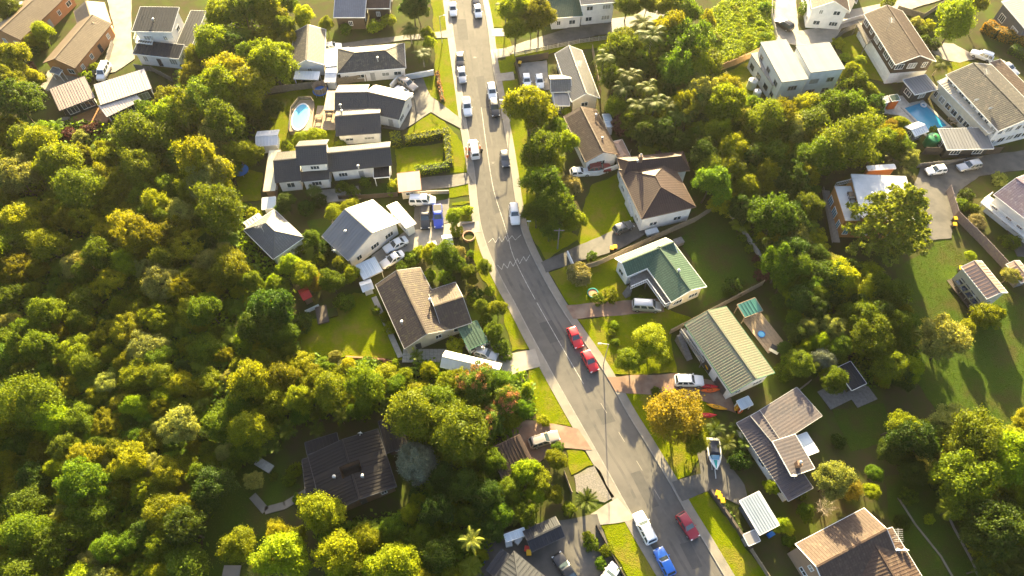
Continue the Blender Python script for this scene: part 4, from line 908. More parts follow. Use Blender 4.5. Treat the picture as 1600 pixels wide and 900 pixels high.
fence([(611, 140), (622, 127), (678, 117)], 1.3, 'white_wall', 'white plastered wall with recessed panels beside the drive', 'garden_wall', 'wall', th=.25, sec=2.2)
fence([(1478, 300), (1490, 340), (1530, 380), (1571, 424)], 1.9, 'purple_fence', 'purplish paling fence running down beside the villa')
fence([(1432, 262), (1490, 256), (1530, 251)], 1.2, 'grey_wood', 'greyish slatted retaining wall above the shared drive', 'retaining_wall', 'wall', sec=1.0)
fence([(1440, 241), (1500, 243), (1560, 240)], 1.9, 'dark_wood', 'dark boundary fence below the grey carport roof')
fence([(1108, 767), (1140, 812), (1172, 858)], 1.0, 'dark_wood', 'dark low boundary wall beside the yellow bins', 'boundary_wall', 'wall', th=.35, sec=1.8)
fence([(1172, 860), (1200, 904)], 1.2, 'fence_wood', 'short timber fence running on from the dark boundary wall')
fence([(931, 823), (952, 862), (975, 903)], 1.0, 'dark_wood', 'dark timber retaining fence along the bright verge', sec=1.8)
fence([(881, 740), (893, 772)], 1.2, 'fence_wood', 'short fence beside the gravel patch')
fence([(806, 100), (856, 92)], 1.7, 'dark_wood', 'dark fence along the back of the walled car court'); fence([(806, 100), (815, 142)], 1.5, 'dark_wood', 'dark side fence of the walled car court')
fence([(1130, 318), (1118, 290), (1108, 272)], 1.4, 'stone', 'pale garden wall curving up beside the maroon roofed house', 'garden_wall', 'wall', th=.2)
fence([(925, 80), (938, 150)], 1.6, 'fence_wood', 'timber fence behind the plain grey hipped roof')
fence([(1258, 40), (1300, 42), (1348, 28)], 1.0, 'white_wall', 'curved white terrace wall of the gable-fronted white house', 'terrace_wall', 'wall', th=.2, sec=1.2)
fence([(1300, 68), (1318, 52), (1345, 40), (1370, 30)], 1.5, 'grey_wood', 'grey fence behind the modern grey house')
fence([(130, 125), (165, 112), (178, 70)], 1.2, 'grey_wood', 'grey low wall in front of the L-shaped brick house', 'garden_wall', 'wall', th=.2)
fence([(213, 108), (240, 112), (270, 128)], 1.3, 'grey_wood', 'grey fence below the charcoal roofed white house')
fence([(530, 312), (580, 310), (622, 307)], 1.2, 'dark_wood', 'dark low fence below the black roofed white house')
fence([(630, 305), (702, 302)], .9, 'concrete', 'concrete wall above the asphalt car yard', 'retaining_wall', 'wall', th=.25, post=False)
fence([(722, 352), (742, 348)], .5, 'concrete', 'low concrete edging beside the forecourt', 'garden_wall', 'wall', th=.2, post=False)
fence([(541, 559), (600, 563), (625, 570)], .5, 'terracotta', 'low terracotta edging along the foot of the square back lawn', 'garden_edging', 'edging', th=.25, post=False)
fence([(1155, 672), (1210, 640), (1262, 600)], 1.5, 'fence_wood', 'weathered fence between the rusty roofed house and the long green roof')
fence([(900, 276), (935, 274), (968, 262)], 1.2, 'white_wall', 'low white wall beside the red and white parked cars', 'garden_wall', 'wall', th=.2, post=False)
fence([(886, 398), (896, 420)], 1.2, 'white_wall', 'short white plastered entrance wall beside the driveway', 'entrance_wall', 'wall', th=.2, post=False)
fence([(1205, 5), (1204, 30), (1212, 64)], 1.4, 'stone', 'pale fence between the rough meadow and the concrete court')
fence([(1230, 470), (1262, 440)], .9, 'stone', 'low stone edging among the dark trees', 'garden_edging', 'edging', th=.25, post=False)
fence([(478, 490), (500, 480)], 1.0, 'plastic_white', 'white board beside the red playhouse', 'board_fence', 'fence', post=False)
fence([(1400, 18), (1440, 30), (1470, 10)], 1.5, 'fence_wood', 'timber fence behind the brown and white chalet')
fence([(968, 262), (985, 240)], 1.0, 'fence_wood', 'short timber fence behind the parked red car')

# ---------------------------------------------------------------- vehicles
CARS = {}
def car_proto(kind):
    dims = dict(hatch=(3.9, 1.72, 1.5), sedan=(4.6, 1.78, 1.43), suv=(4.6, 1.86, 1.72), wagon=(4.75, 1.8, 1.52), van=(4.9, 1.86, 1.95), ute=(5.2, 1.86, 1.75))[kind]
    l, wd, h = dims; h2 = wd / 2; X = l / 2
    belt = h * .60
    # greenhouse: base rear, base front, roof rear, roof front (x)
    gh = dict(hatch=(-.48, .17, -.40, .0), sedan=(-.36, .17, -.22, .0), suv=(-.48, .18, -.42, .04), wagon=(-.48, .16, -.41, .0), van=(-.485, .30, -.46, .17), ute=(-.12, .20, -.08, .06))[kind]
    b0, b1, r0, r1 = [g_ * l for g_ in gh]
    body = MB(); secs = []
    st = [(-1, .80, .42, .88), (-.97, .93, .28, .97), (-.86, 1, .2, 1.0), (-.5, 1, .18, 1.0), (0, 1, .18, 1.0), (.36, 1, .18, .99), (.6, .99, .18, .93), (.86, .95, .22, .82), (.97, .86, .3, .7), (1, .74, .4, .58)]
    for x, wf, zb, zt in st:
        w2 = h2 * wf; zt *= belt
        if kind == 'van' and x > .3: zt *= 1.06
        secs.append([(x * X, 0, zb), (x * X, w2 * .9, zb), (x * X, w2, zb + (zt - zb) * .3), (x * X, w2 * .985, zb + (zt - zb) * .72), (x * X, w2 * .9, zt), (x * X, w2 * .5, zt + .03), (x * X, 0, zt + .035)])
    ring = [s_ + [(p[0], -p[1], p[2]) for p in s_[-2:0:-1]] for s_ in secs]
    n = len(ring[0]); V = [p for rg in ring for p in rg]
    Fc = [(k * n + i, k * n + (i + 1) % n, (k + 1) * n + (i + 1) % n, (k + 1) * n + i) for k in range(len(ring) - 1) for i in range(n)]
    Fc += [tuple(range(n)), tuple((len(ring) - 1) * n + i for i in range(n))[::-1]]
    body.add(V, Fc)
    bw, rw = h2 * .93, h2 * .76
    zb_ = belt * .97
    G = [(b0, bw, zb_), (b1, bw, zb_), (b1, -bw, zb_), (b0, -bw, zb_)]
    T = [(r0, rw, h - .05), (r1, rw, h - .05), (r1, -rw, h - .05), (r0, -rw, h - .05)]
    T2 = [(r0 + .12, rw * .85, h), (r1 - .1, rw * .85, h), (r1 - .1, -rw * .85, h), (r0 + .12, -rw * .85, h)]
    body.add(G + T + T2, [(0, 1, 5, 4), (1, 2, 6, 5), (2, 3, 7, 6), (3, 0, 4, 7), (4, 5, 9, 8), (5, 6, 10, 9), (6, 7, 11, 10), (7, 4, 8, 11), (8, 9, 10, 11)])
    out = [('body', body, 'PAINT')]
    def lerp(a, c, t): return tuple(a[i] + (c[i] - a[i]) * t for i in range(3))
    def pane(A, B, C, D, ins, name):
        """glass on a greenhouse side: A,B lower, C,D upper (C above B)"""
        A, B, C, D = map(Vector, (A, B, C, D)); nn = (B - A).cross(D - A).normalized()
        cen = (A + B + C + D) / 4
        if nn.dot(cen - Vector((0, 0, h * .6))) < 0: nn = -nn
        def bil(s, t): return (A * (1 - s) + B * s) * (1 - t) + (D * (1 - s) + C * s) * t + nn * .012
        mb = MB(); mb.quad(bil(ins, ins), bil(1 - ins, ins), bil(1 - ins, 1 - ins * 1.2), bil(ins, 1 - ins * 1.2)); out.append((name, mb, 'glass'))
    pane(G[1], G[2], T[2], T[1], .08, 'windscreen'); pane(G[3], G[0], T[0], T[3], .1, 'rear_window')
    for s_ in (0, 1):
        g0, g1, t0, t1 = (G[0], G[1], T[0], T[1]) if s_ == 0 else (G[3], G[2], T[3], T[2])
        k = 3 if kind in ('suv', 'van', 'wagon') else 2
        for j in range(k):
            pane(lerp(g0, g1, j / k), lerp(g0, g1, (j + 1) / k), lerp(t0, t1, (j + 1) / k), lerp(t0, t1, j / k), .1, 'side_window')
    for sx in (-.62, .62):
        for sy in (-1, 1):
            t = MB(); t.tube((sx * X, sy * (h2 - .2), .33), (sx * X, sy * (h2 + .01), .33), .33, n=16); out.append(('wheel', t, 'tyre'))
            t = MB(); t.tube((sx * X, sy * (h2 - .02), .33), (sx * X, sy * (h2 + .025), .33), .2, n=12); out.append(('>rim', t, 'rim'))
    for sy in (-1, 1):
        t = MB(); t.box((X * .93, sy * h2 * .68, belt * .68), .18, .36, .16, -sy * .35); out.append(('headlight', t, 'lamp_glass'))
        t = MB(); t.box((-X * .965, sy * h2 * .74, belt * .8), .1, .28, .2); out.append(('tail_light', t, 'tail_red'))
        t = MB(); t.box((b1 - .15, sy * (h2 + .06), belt * 1.02), .12, .2, .14); out.append(('mirror', t, 'PAINT'))
    t = MB(); t.box((X * .985, 0, belt * .42), .06, wd * .6, .14); out.append(('grille', t, 'plastic_black'))
    if kind == 'ute':
        t = MB(); t.box((-X * .56, 0, belt * 1.0), l * .37, wd * .84, .1); out.append(('tray_cover', t, 'plastic_black'))
        t = MB(); t.box((-X * .99, 0, belt * .75), .06, wd * .85, .35); out.append(('tailgate', t, 'PAINT'))
    if kind in ('suv', 'wagon', 'van'):
        for sy in (-1, 1):
            t = MB(); t.tube((r0 + .3, sy * rw * .9, h + .03), (r1 - .3, sy * rw * .9, h + .03), .025, n=6); out.append(('roof_rail', t, 'trim_grey'))
    return [(n_, mb.mesh('car_' + n_.strip('>'), 'car_white' if m_ == 'PAINT' else m_, smooth=(n_ == 'body')), m_) for n_, mb, m_ in out]
def add_sub(o, lv):
    md = o.modifiers.new('round', 'BEVEL'); md.width = .07; md.segments = 2; md.limit_method = 'ANGLE'; md.angle_limit = math.radians(28)
def car(kind, px, py, hx, hy, paint, label, group=None, cat='car', name='parked_car', z=.0):
    """centre pixel on the ground and a pixel the nose points to"""
    if kind not in CARS: CARS[kind] = car_proto(kind)
    q, hq = P(px, py), P(hx, hy); ang = math.atan2(hq.y - q.y, hq.x - q.x)
    r = thing(name, (q.x, q.y, z), label, cat, group); r.rotation_euler.z = ang; last = None
    for n_, me, m_ in CARS[kind]:
        o = bpy.data.objects.new(n_.strip('>'), me); COL.objects.link(o)
        o.parent = last if n_[0] == '>' else r
        if n_[0] != '>': last = o
        if n_ == 'body': add_sub(o, 1)
        if m_ == 'PAINT': o.material_slots[0].link = 'OBJECT'; o.material_slots[0].material = MATS[paint]
    return r
RZ, DZ = .02, .14
CG, DG = 'cars on the street', 'cars parked on driveways'
car('sedan', 708, 18, 710, 40, 'car_white', 'white sedan at the far end of the street near the verge pole', CG, z=RZ)
car('hatch', 747, 22, 750, 40, 'car_white', 'white hatchback parked just behind a black car at the far kerb', CG, z=RZ)
car('sedan', 744, 2, 746, 20, 'car_black', 'black car parked in front of a white hatchback at the far kerb', CG, z=RZ)
car('sedan', 719, 97, 721, 118, 'car_black', 'black sedan parked nose to tail with a silver sedan', CG, z=RZ)
car('sedan', 722, 121, 725, 140, 'car_silver', 'silver sedan parked behind the black sedan', CG, z=RZ)
car('suv', 769, 148, 772, 165, 'car_white', 'white estate car parked ahead of the black off-roader', CG, z=RZ)
car('suv', 773, 173, 776, 190, 'car_black', 'black off-roader parked under the roadside trees', CG, z=RZ)
car('ute', 730, 170, 733, 190, 'car_white', 'white pickup truck driving beside the drive entrance', CG, z=RZ)
car('van', 741, 237, 736, 210, 'car_white', 'white van with workers in orange around it', CG, 'van', z=RZ)
car('hatch', 789, 252, 792, 270, 'car_grey', 'dark grey hatchback parked below the roadside trees', CG, z=RZ)
car('suv', 804, 338, 806, 355, 'car_white', 'white off-roader parked beside the first zigzag marking', CG, z=RZ)
car('hatch', 898, 530, 905, 545, 'car_red', 'red hatchback parked behind another bright red car', CG, z=RZ)
car('hatch', 921, 567, 930, 584, 'car_red', 'bright red car parked beside the street lamp', CG, z=RZ)
car('suv', 1006, 826, 998, 810, 'car_white', 'white off-roader in the sunny lane ahead of the blue car', CG, z=RZ)
car('hatch', 1037, 879, 1029, 863, 'car_blue', 'bright blue hatchback following the white off-roader', CG, z=RZ)
car('hatch', 1073, 823, 1084, 840, 'car_maroon', 'dark red hatchback parked in the tree shade', CG, z=RZ)
car('suv', 638, 136, 648, 142, 'car_beige', 'bronze off-roader on the black roofed house drive', DG, z=DZ)
car('sedan', 631, 149, 642, 156, 'car_white', 'white car tucked beside the bronze off-roader', DG, z=DZ)
car('van', 661, 318, 677, 318, 'car_white', 'white van parked along the concrete wall', DG, 'van', z=DZ)
car('ute', 665, 344, 665, 356, 'car_black', 'black pickup beside the royal blue pickup', DG, z=DZ)
car('ute', 685, 342, 686, 356, 'car_royal', 'royal blue pickup in the asphalt car yard', DG, z=DZ)
car('sedan', 619, 386, 607, 392, 'car_white', 'white sedan beside the broad grey gabled house', DG, z=DZ)
car('sedan', 614, 409, 598, 418, 'car_white', 'white sedan next to the silver sheet carport', DG, z=DZ)
car('hatch', 973, 359, 985, 354, 'car_grey', 'grey hatchback on the dark drive below the maroon roof', DG, z=DZ)
car('van', 1009, 482, 1025, 483, 'car_silver', 'silver people carrier on the red drive', DG, z=DZ)
car('suv', 1075, 598, 1092, 598, 'car_white', 'white off-roader with roof boxes beside the kayaks', DG, z=DZ)
car('wagon', 850, 689, 866, 684, 'car_beige', 'beige estate car on the red brick drive', DG, z=DZ)
car('hatch', 760, 556, 772, 560, 'car_silver', 'silver hatchback beside the ribbed green carport', DG, z=DZ)
car('hatch', 747, 541, 757, 536, 'car_white', 'white car half under the ribbed green carport', DG, z=DZ)
car('sedan', 883, 890, 874, 876, 'car_black', 'glossy black sedan in the concrete yard', DG, z=DZ)
car('hatch', 823, 131, 825, 145, 'car_white', 'white sports coupe beside the outer car court fence', DG, z=DZ)
car('hatch', 843, 132, 845, 145, 'car_white', 'white hatchback beside the wall of the grey hipped house', DG, z=DZ)
car('hatch', 906, 273, 916, 272, 'car_white', 'white hatchback beside the dark cherry car', DG, z=DZ)
car('suv', 936, 267, 947, 266, 'car_cherry', 'dark cherry car under the brown tiled house', DG, z=DZ)
car('suv', 1223, 43, 1213, 37, 'car_black', 'black car on the concrete court above the modern grey house', DG, z=DZ)
car('suv', 1531, 91, 1520, 87, 'car_white', 'white car at the end of the curving garden path', DG, z=DZ)
car('sedan', 1573, 111, 1584, 119, 'car_silver', 'silver sedan behind the grey tiled pool house', DG, z=DZ)
car('hatch', 1459, 270, 1445, 272, 'car_white', 'white hatchback half hidden by the big pine', DG, z=DZ)
car('wagon', 1511, 263, 1492, 267, 'car_silver', 'silver estate car on the shared drive', DG, z=DZ)
car('van', 165, 117, 160, 128, 'car_white', 'white van behind the pinkish brown metal roofs', DG, 'van', z=DZ)
car('sedan', 40, 12, 52, 2, 'car_white', 'white car beyond the long tan roof', DG, z=0)
car('hatch', 521, 77, 530, 76, 'car_white', 'white car on the shared drive behind the flat metal lean-to', DG, z=DZ)
car('hatch', 950, 902, 956, 893, 'car_white', 'white car beside the dark retaining fence', DG, z=DZ)
# boat on trailer
q, hq = P(1113, 712), P(1115, 730); r = thing('motor_boat', (q.x, q.y, .14), 'white motor boat with navy canopy and teal bow on the drive', 'boat'); r.rotation_euler.z = math.atan2(hq.y - q.y, hq.x - q.x)
r['_w'] = (0, 0, 0); b = MB(); secs = []
for x, w2, zk in ((-2.3, .95, .45), (-1, 1.05, .4), (.4, 1.0, .42), (1.4, .72, .55), (2.1, .34, .75), (2.5, .03, .95)):
    secs.append([(x, 0, zk), (x, w2 * .8, zk + .25), (x, w2, 1.2), (x, w2 * .85, 1.22), (x, 0, 1.24), (x, -w2 * .85, 1.22), (x, -w2, 1.2), (x, -w2 * .8, zk + .25)])
n = 8; b.add([p for s_ in secs for p in s_], [(k * n + i, k * n + (i + 1) % n, (k + 1) * n + (i + 1) % n, (k + 1) * n + i) for k in range(5) for i in range(n)] + [tuple(range(8))])
b.build('hull', 'plastic_white', r)
b = MB(); b.hexa([(-1.9, -.85, 1.23), (.5, -.8, 1.23), (.5, .8, 1.23), (-1.9, .85, 1.23), (-1.7, -.7, 1.85), (.1, -.62, 1.9), (.1, .62, 1.9), (-1.7, .7, 1.85)]); b.build('canopy', 'navy', r)
b = MB(); b.hexa([(.52, -.72, 1.23), (1.05, -.5, 1.24), (1.05, .5, 1.24), (.52, .72, 1.23), (.5, -.6, 1.7), (.55, -.45, 1.72), (.55, .45, 1.72), (.5, .6, 1.7)]); b.build('windscreen', 'blue_glass', r)
b = MB(); b.add([(1.1, -.3, 1.26), (1.1, .3, 1.26), (2.35, .05, 1.27), (2.35, -.05, 1.27)], [(0, 1, 2, 3)]); b.build('bow_stripe', 'teal', r)
b = MB(); b.box((0, .4, .35), 4.6, .1, .12); b.box((0, -.4, .35), 4.6, .1, .12); b.box((2.9, 0, .4), 1.4, .12, .1); b.build('trailer', 'galvanised', r)
for sy in (-1, 1):
    b = MB(); b.tube((-.6, sy * .85, .3), (-.6, sy * 1.05, .3), .3, n=14); b.build('wheel', 'tyre', r)
# kayaks
def kayak(px, py, hx, hy, m, label, z=.14, l=3.2):
    q, hq = P(px, py), P(hx, hy); r = thing('kayak', (q.x, q.y, z), label, 'kayak'); r.rotation_euler.z = math.atan2(hq.y - q.y, hq.x - q.x); r['_w'] = (0, 0, 0)
    b = MB(); secs = []
    for t in range(9):
        x = -1 + t / 4; w2 = .38 * max(.03, 1 - abs(x) ** 2.2); up = .14 * abs(x) ** 3
        secs.append([(x * l / 2, 0, up), (x * l / 2, w2 * .7, .06 + up), (x * l / 2, w2, .2 + up), (x * l / 2, w2 * .6, .3 + up), (x * l / 2, 0, .33 + up), (x * l / 2, -w2 * .6, .3 + up), (x * l / 2, -w2, .2 + up), (x * l / 2, -w2 * .7, .06 + up)])
    b.add([p for s_ in secs for p in s_], [(k * 8 + i, k * 8 + (i + 1) % 8, (k + 1) * 8 + (i + 1) % 8, (k + 1) * 8 + i) for k in range(8) for i in range(8)] + [tuple(range(8)), tuple(range(64, 72))[::-1]])
    b.build('hull', m, r, smooth=True)
    b = MB(); b.lathe((-.1, 0, .3), [(1, 0), (1.05, .05), (.85, .05), (.85, .0)], 14, sx=.45, sy=.23); b.build('cockpit', 'plastic_black', r)
kayak(1106, 605, 1120, 606, 'kayak_red', 'red orange kayak stacked behind the orange kayak'); kayak(1109, 611, 1125, 610, 'kayak_orange', 'orange kayak beside the white off-roader')
kayak(1119, 637, 1135, 641, 'kayak_yellow', 'long yellow kayak lying on the grass'); kayak(1105, 650, 1118, 650, 'kayak_red', 'pinkish red kayak lying on the grass', l=2.8)
kayak(1151, 638, 1156, 632, 'kayak_yellow', 'short yellow kayak by the pale garden awning', l=1.6); kayak(1156, 642, 1160, 636, 'kayak_orange', 'short orange kayak by the pale garden awning', l=1.6)
# wheelie bins
def bin_(px, py, lid, label, body='plastic_black', group=None, z=.1):
    q = P(px, py); r = thing('wheelie_bin', (q.x, q.y, z), label, 'bin', group); r['_w'] = (0, 0, 0); s_ = 1.05
    b = MB(); b.hexa([(-.2, -.25, .08), (.2, -.25, .08), (.2, .22, .08), (-.2, .22, .08), (-.29, -.33, .95), (.29, -.33, .95), (.29, .33, .95), (-.29, .33, .95)]); b.build('bin_body', body, r)
    b = MB(); b.hexa([(-.33, -.38, .95), (.33, -.38, .95), (.33, .36, .95), (-.33, .36, .95), (-.28, -.3, 1.05), (.28, -.3, 1.05), (.3, .36, 1.1), (-.3, .36, 1.1)]); b.build('lid', lid, r)
    for sx in (-1, 1):
        b = MB(); b.tube((sx * .24, .26, .1), (sx * .3, .26, .1), .1, n=10); b.build('wheel', 'tyre', r)
    r.scale = (s_, s_, s_); r.rotation_euler.z = RND.uniform(-.4, .4)
for x, y in ((1119, 774), (1122, 779), (1126, 785)): bin_(x, y, 'plastic_yellow', 'yellow lidded bin in the row along the dark boundary wall', group='bins by the boundary wall')
bin_(1488, 347, 'plastic_yellow', 'yellow lidded bin beside the purplish fence', group='bins by the purplish fence'); bin_(1487, 356, 'plastic_yellow', 'yellow lidded bin beside the purplish fence', group='bins by the purplish fence')
bin_(1497, 424, 'plastic_yellow', 'yellow lidded bin behind the cottage', group='bins behind the cottage'); bin_(1500, 429, 'plastic_yellow', 'yellow lidded bin behind the cottage', group='bins behind the cottage')
bin_(826, 866, 'plastic_yellow', 'yellow lidded bin at the corner of the dark blue grey garage'); bin_(823, 860, 'plastic_red', 'red lidded bin at the corner of the dark blue grey garage')
bin_(1104, 578, 'plastic_yellow', 'yellow lidded bin beside the white house stairs'); bin_(955, 393, 'plastic_yellow', 'yellow lidded bin beside the long weathered fence', group='bins by the long fence'); bin_(960, 391, 'plastic_yellow', 'yellow lidded bin beside the long weathered fence', group='bins by the long fence')
bin_(812, 104, 'plastic_yellow', 'yellow lidded bin in the corner of the car court')
# street lamps, poles, sign
def lamp(px, py, h, arm, label):
    q = P(px, py); r = thing('street_lamp', (q.x, q.y, .1), label, 'street lamp'); b = MB(); b.tube((q.x, q.y, .1), (q.x, q.y, h), .09, .06, 10); b.build('pole', 'galvanised', r)
    b = MB(); b.tube((q.x, q.y, h - .05), (q.x + arm, q.y, h + .25), .05, n=8); b.build('arm', 'galvanised', r)
    b = MB(); b.box((q.x + arm * 1.25, q.y, h + .26), abs(arm) * .5, .28, .14); b.build('lamp_head', 'trim_grey', r)
lamp(942.5, 570, 7.2, -1.1, 'grey street lamp with curved arm beside the bright red car'); lamp(797, 190, 5.5, -1.4, 'street lamp reaching out of the roadside trees'); lamp(691, 68, 7.0, .9, 'slim street lamp on the far verge')
def pole(px, py, h, label, cross=True):
    q = P(px, py); r = thing('utility_pole', (q.x, q.y, .1), label, 'pole'); b = MB(); b.tube((q.x, q.y, .1), (q.x, q.y, h), .13, .09, 10); b.build('shaft', 'grey_wood', r)
    if cross:
        b = MB(); b.box((q.x, q.y, h - .5), 1.8, .12, .14); b.build('crossarm', 'grey_wood', r)
pole(871, 389, 6.0, 'pale utility pole on the shaded verge by the roadside trees'); pole(651, 178, 5.5, 'utility pole beside the black roofed house drive', False)
q = P(826, 357); r = thing('road_sign', (q.x, q.y, .1), 'small street sign on a post beside the zigzag markings', 'sign'); b = MB(); b.tube((q.x, q.y, .1), (q.x, q.y, 2.4), .04); b.build('post', 'galvanised', r); b = MB(); b.box((q.x, q.y - .05, 2.25), .75, .04, .35); b.build('plate', 'plastic_white', r)
# workers in orange round the van
def person(px, py, ang, label, top='hi_vis', reach=0., z=.12):
    q = P(px, py); r = thing('person', (q.x, q.y, z), label, 'person'); r.rotation_euler.z = ang; r['_w'] = (0, 0, 0)
    J = dict(pel=(0, 0, .95), ch=(0, .03, 1.32), nk=(0, .04, 1.5), hd=(0, .07, 1.66), tp=(0, .07, 1.78), lk=(-.11, .06, .5), lf=(-.12, -.04, .06), lt=(-.12, .16, .04), rk=(.11, .0, .5), rf=(.12, -.12, .06), rt=(.12, .08, .04),
             lh=(-.1, 0, .88), rh=(.1, 0, .88), ls=(-.2, .03, 1.42), le=(-.27, .08 + reach * .2, 1.15), lw=(-.24, .22 + reach * .25, 1.0 + reach * .25), rs=(.2, .03, 1.42), re=(.28, .06 + reach * .2, 1.15), rw=(.25, .2 + reach * .3, .98 + reach * .3),
             lg=(-.23, .28 + reach * .3, .95 + reach * .28), rg=(.24, .27 + reach * .34, .93 + reach * .34))
    E = [('pel', 'ch'), ('ch', 'nk'), ('nk', 'hd'), ('hd', 'tp'), ('pel', 'lh'), ('lh', 'lk'), ('lk', 'lf'), ('lf', 'lt'), ('pel', 'rh'), ('rh', 'rk'), ('rk', 'rf'), ('rf', 'rt'), ('ch', 'ls'), ('ls', 'le'), ('le', 'lw'), ('lw', 'lg'), ('ch', 'rs'), ('rs', 're'), ('re', 'rw'), ('rw', 'rg')]
    rad = dict(pel=.15, ch=.17, nk=.065, hd=.1, tp=.07, lk=.07, rk=.07, lf=.05, rf=.05, lt=.04, rt=.04, lh=.1, rh=.1, ls=.08, rs=.08, le=.055, re=.055, lw=.038, rw=.038, lg=.04, rg=.04)
    ks = list(J); me = bpy.data.meshes.new('person_body'); me.from_pydata([J[k] for k in ks], [(ks.index(a), ks.index(c)) for a, c in E], [])
    for mn in ('skin', top, 'navy'): me.materials.append(MATS[mn])
    o = bpy.data.objects.new('body', me); COL.objects.link(o); o.parent = r
    md = o.modifiers.new('skin', 'SKIN'); me.skin_vertices.new() if not me.skin_vertices else None
    for i, k in enumerate(ks):
        sv = me.skin_vertices[0].data[i]; sv.radius = (rad[k], rad[k]); sv.use_root = (k == 'pel')
    o.modifiers.new('sub', 'SUBSURF').levels = 1; o.modifiers['sub'].render_levels = 1
    dg = bpy.context.evaluated_depsgraph_get(); ev = bpy.data.meshes.new_from_object(o.evaluated_get(dg)); o.modifiers.clear(); o.data = ev
    for p in ev.polygons:
        c = p.center; p.material_index = 0 if (c.z > 1.5 or (abs(c.x) > .18 and c.y > .18)) else (1 if c.z > .9 else 2); p.use_smooth = True
    b = MB(); b.lathe((0, .06, 1.7), [(.14, 0), (.125, .08), (.07, .14), (.01, .16)], 12); b.build('hard_hat', 'plastic_white' if top == 'hi_vis' else top, r, smooth=True)
person(728.5, 240, -1.2, 'worker in orange standing on the footpath ahead of another worker'); person(731, 252, .4, 'worker in orange on the footpath beside the verge')
person(733.5, 240, -1.5, 'worker in orange leaning in at the kerb side of the white van', reach=1, z=.02); person(750.5, 237, 1.6, 'worker in orange carrying a dark bag at the road side of the white van', reach=.6, z=.02)
q = P(752.5, 238); b = MB(); b.lathe((q.x, q.y, .3), [(.1, 0), (.3, .15), (.32, .45), (.18, .62), (.08, .7)], 12); b.box((q.x, q.y, .16), .3, .3, .3); tag(b.build('sack', 'plastic_black', smooth=False), 'dark sack held beside the white van', 'sack')
# garden furniture and odds
def table_set(px, py, m, label, z=.1):
    q = P(px, py, z); r = thing('garden_table', (q.x, q.y, z), label, 'table'); b = MB(); b.box((q.x, q.y, z + .72), 1.5, .85, .06); b.build('table_top', m, r)
    for sx in (-.6, .6):
        for sy in (-.32, .32):
            b = MB(); b.box((q.x + sx, q.y + sy, z + .35), .07, .07, .7); b.build('leg', m, r)
    for sy in (-.75, .75):
        b = MB(); b.box((q.x, q.y + sy, z + .44), 1.4, .3, .05); b.box((q.x - .5, q.y + sy, z + .22), .08, .26, .44); b.box((q.x + .5, q.y + sy, z + .22), .08, .26, .44); b.build('bench', m, r)
table_set(499, 186, 'brown_wall', 'brown outdoor table and benches on the bleached pool deck', .55); table_set(515, 178, 'slate_wall', 'dark outdoor table beside the black roofed house', .55)
table_set(1330, 308, 'dark_wood', 'dark table and benches on the roof terrace', 5.0); table_set(1487, 190, 'deck_wood', 'pale wooden table beside the deep blue pool', .15)
table_set(104, 190, 'grey_wood', 'grey outdoor table on the new timber deck', .38)
def box_item(name, px, py, dims, m, label, cat, ang=0, z=.14, lidm=None):
    q = P(px, py, z); r = thing(name, (q.x, q.y, z), label, cat); b = MB(); b.box((q.x, q.y, z + dims[2] / 2), *dims, ang); b.build('box', m, r)
    b = MB(); b.box((q.x, q.y, z + dims[2] + .04), dims[0] * 1.06, dims[1] * 1.06, .08, ang); b.build('lid', lidm or m, r)
box_item('storage_box', 1018, 364, (2.2, 1.1, .5), 'plastic_white', 'white storage box beside the long weathered fence', 'box', .3)
box_item('barbecue', 1209, 548, (1.5, .8, .9), 'plastic_white', 'white and black covered barbecue on the timber deck', 'barbecue', -.6, .35, 'plastic_black')
box_item('spa_cover', 1166, 493, (1.0, .7, .8), 'plastic_black', 'black barbecue beneath the teal shelter', 'barbecue', .4, .35)
box_item('chest_freezer', 810, 846, (1.0, .6, .8), 'plastic_white', 'white appliance standing outside the pale lean-to', 'appliance', .9)
box_item('plastic_crate', 795, 851, (.9, .7, .6), 'plastic_white', 'white crate by the pale lean-to corner', 'crate', .2)
box_item('blue_crate', 1203, 836, (.9, .6, .6), 'plastic_blue', 'blue crate behind the white corrugated carport', 'crate', .5)
box_item('lime_chair', 495, 286, (1.0, .8, .5), 'lime_plastic', 'lime green padded seat outside the black roofed white house', 'seat')
box_item('tarp_pile', 676, 385, (1.4, .9, .8), 'silver_metal', 'pale blue covered pile beside the white garden tent', 'pile', .3)
box_item('raised_bed', 504, 493, (1.8, 3.2, .35), 'dark_wood', 'dark raised garden bed by the square back lawn', 'garden bed', .3)
box_item('raised_bed', 519, 490, (1.8, 1.6, .3), 'shade_tinted_grass', 'green topped raised bed by the square back lawn', 'garden bed', .3)
box_item('stone_bench', 414, 728, (2.6, 1.2, .4), 'stone', 'grey stone slab on the shaded forest lawn', 'slab', -.5)
box_item('concrete_lid', 363, 893, (2.2, 1.4, .25), 'footpath', 'pale concrete lid on the small sunny lawn', 'slab')
box_item('sun_lounger', 1467, 158, (1.8, .7, .4), 'plastic_white', 'white sun lounger beside the glazed house front', 'sun lounger', -.8)
box_item('planter_box', 1059, 375 + 6, (1.6, 1.2, .9), 'grey_wood', 'grey timber box at the end of the green L-plan house', 'box', .4)
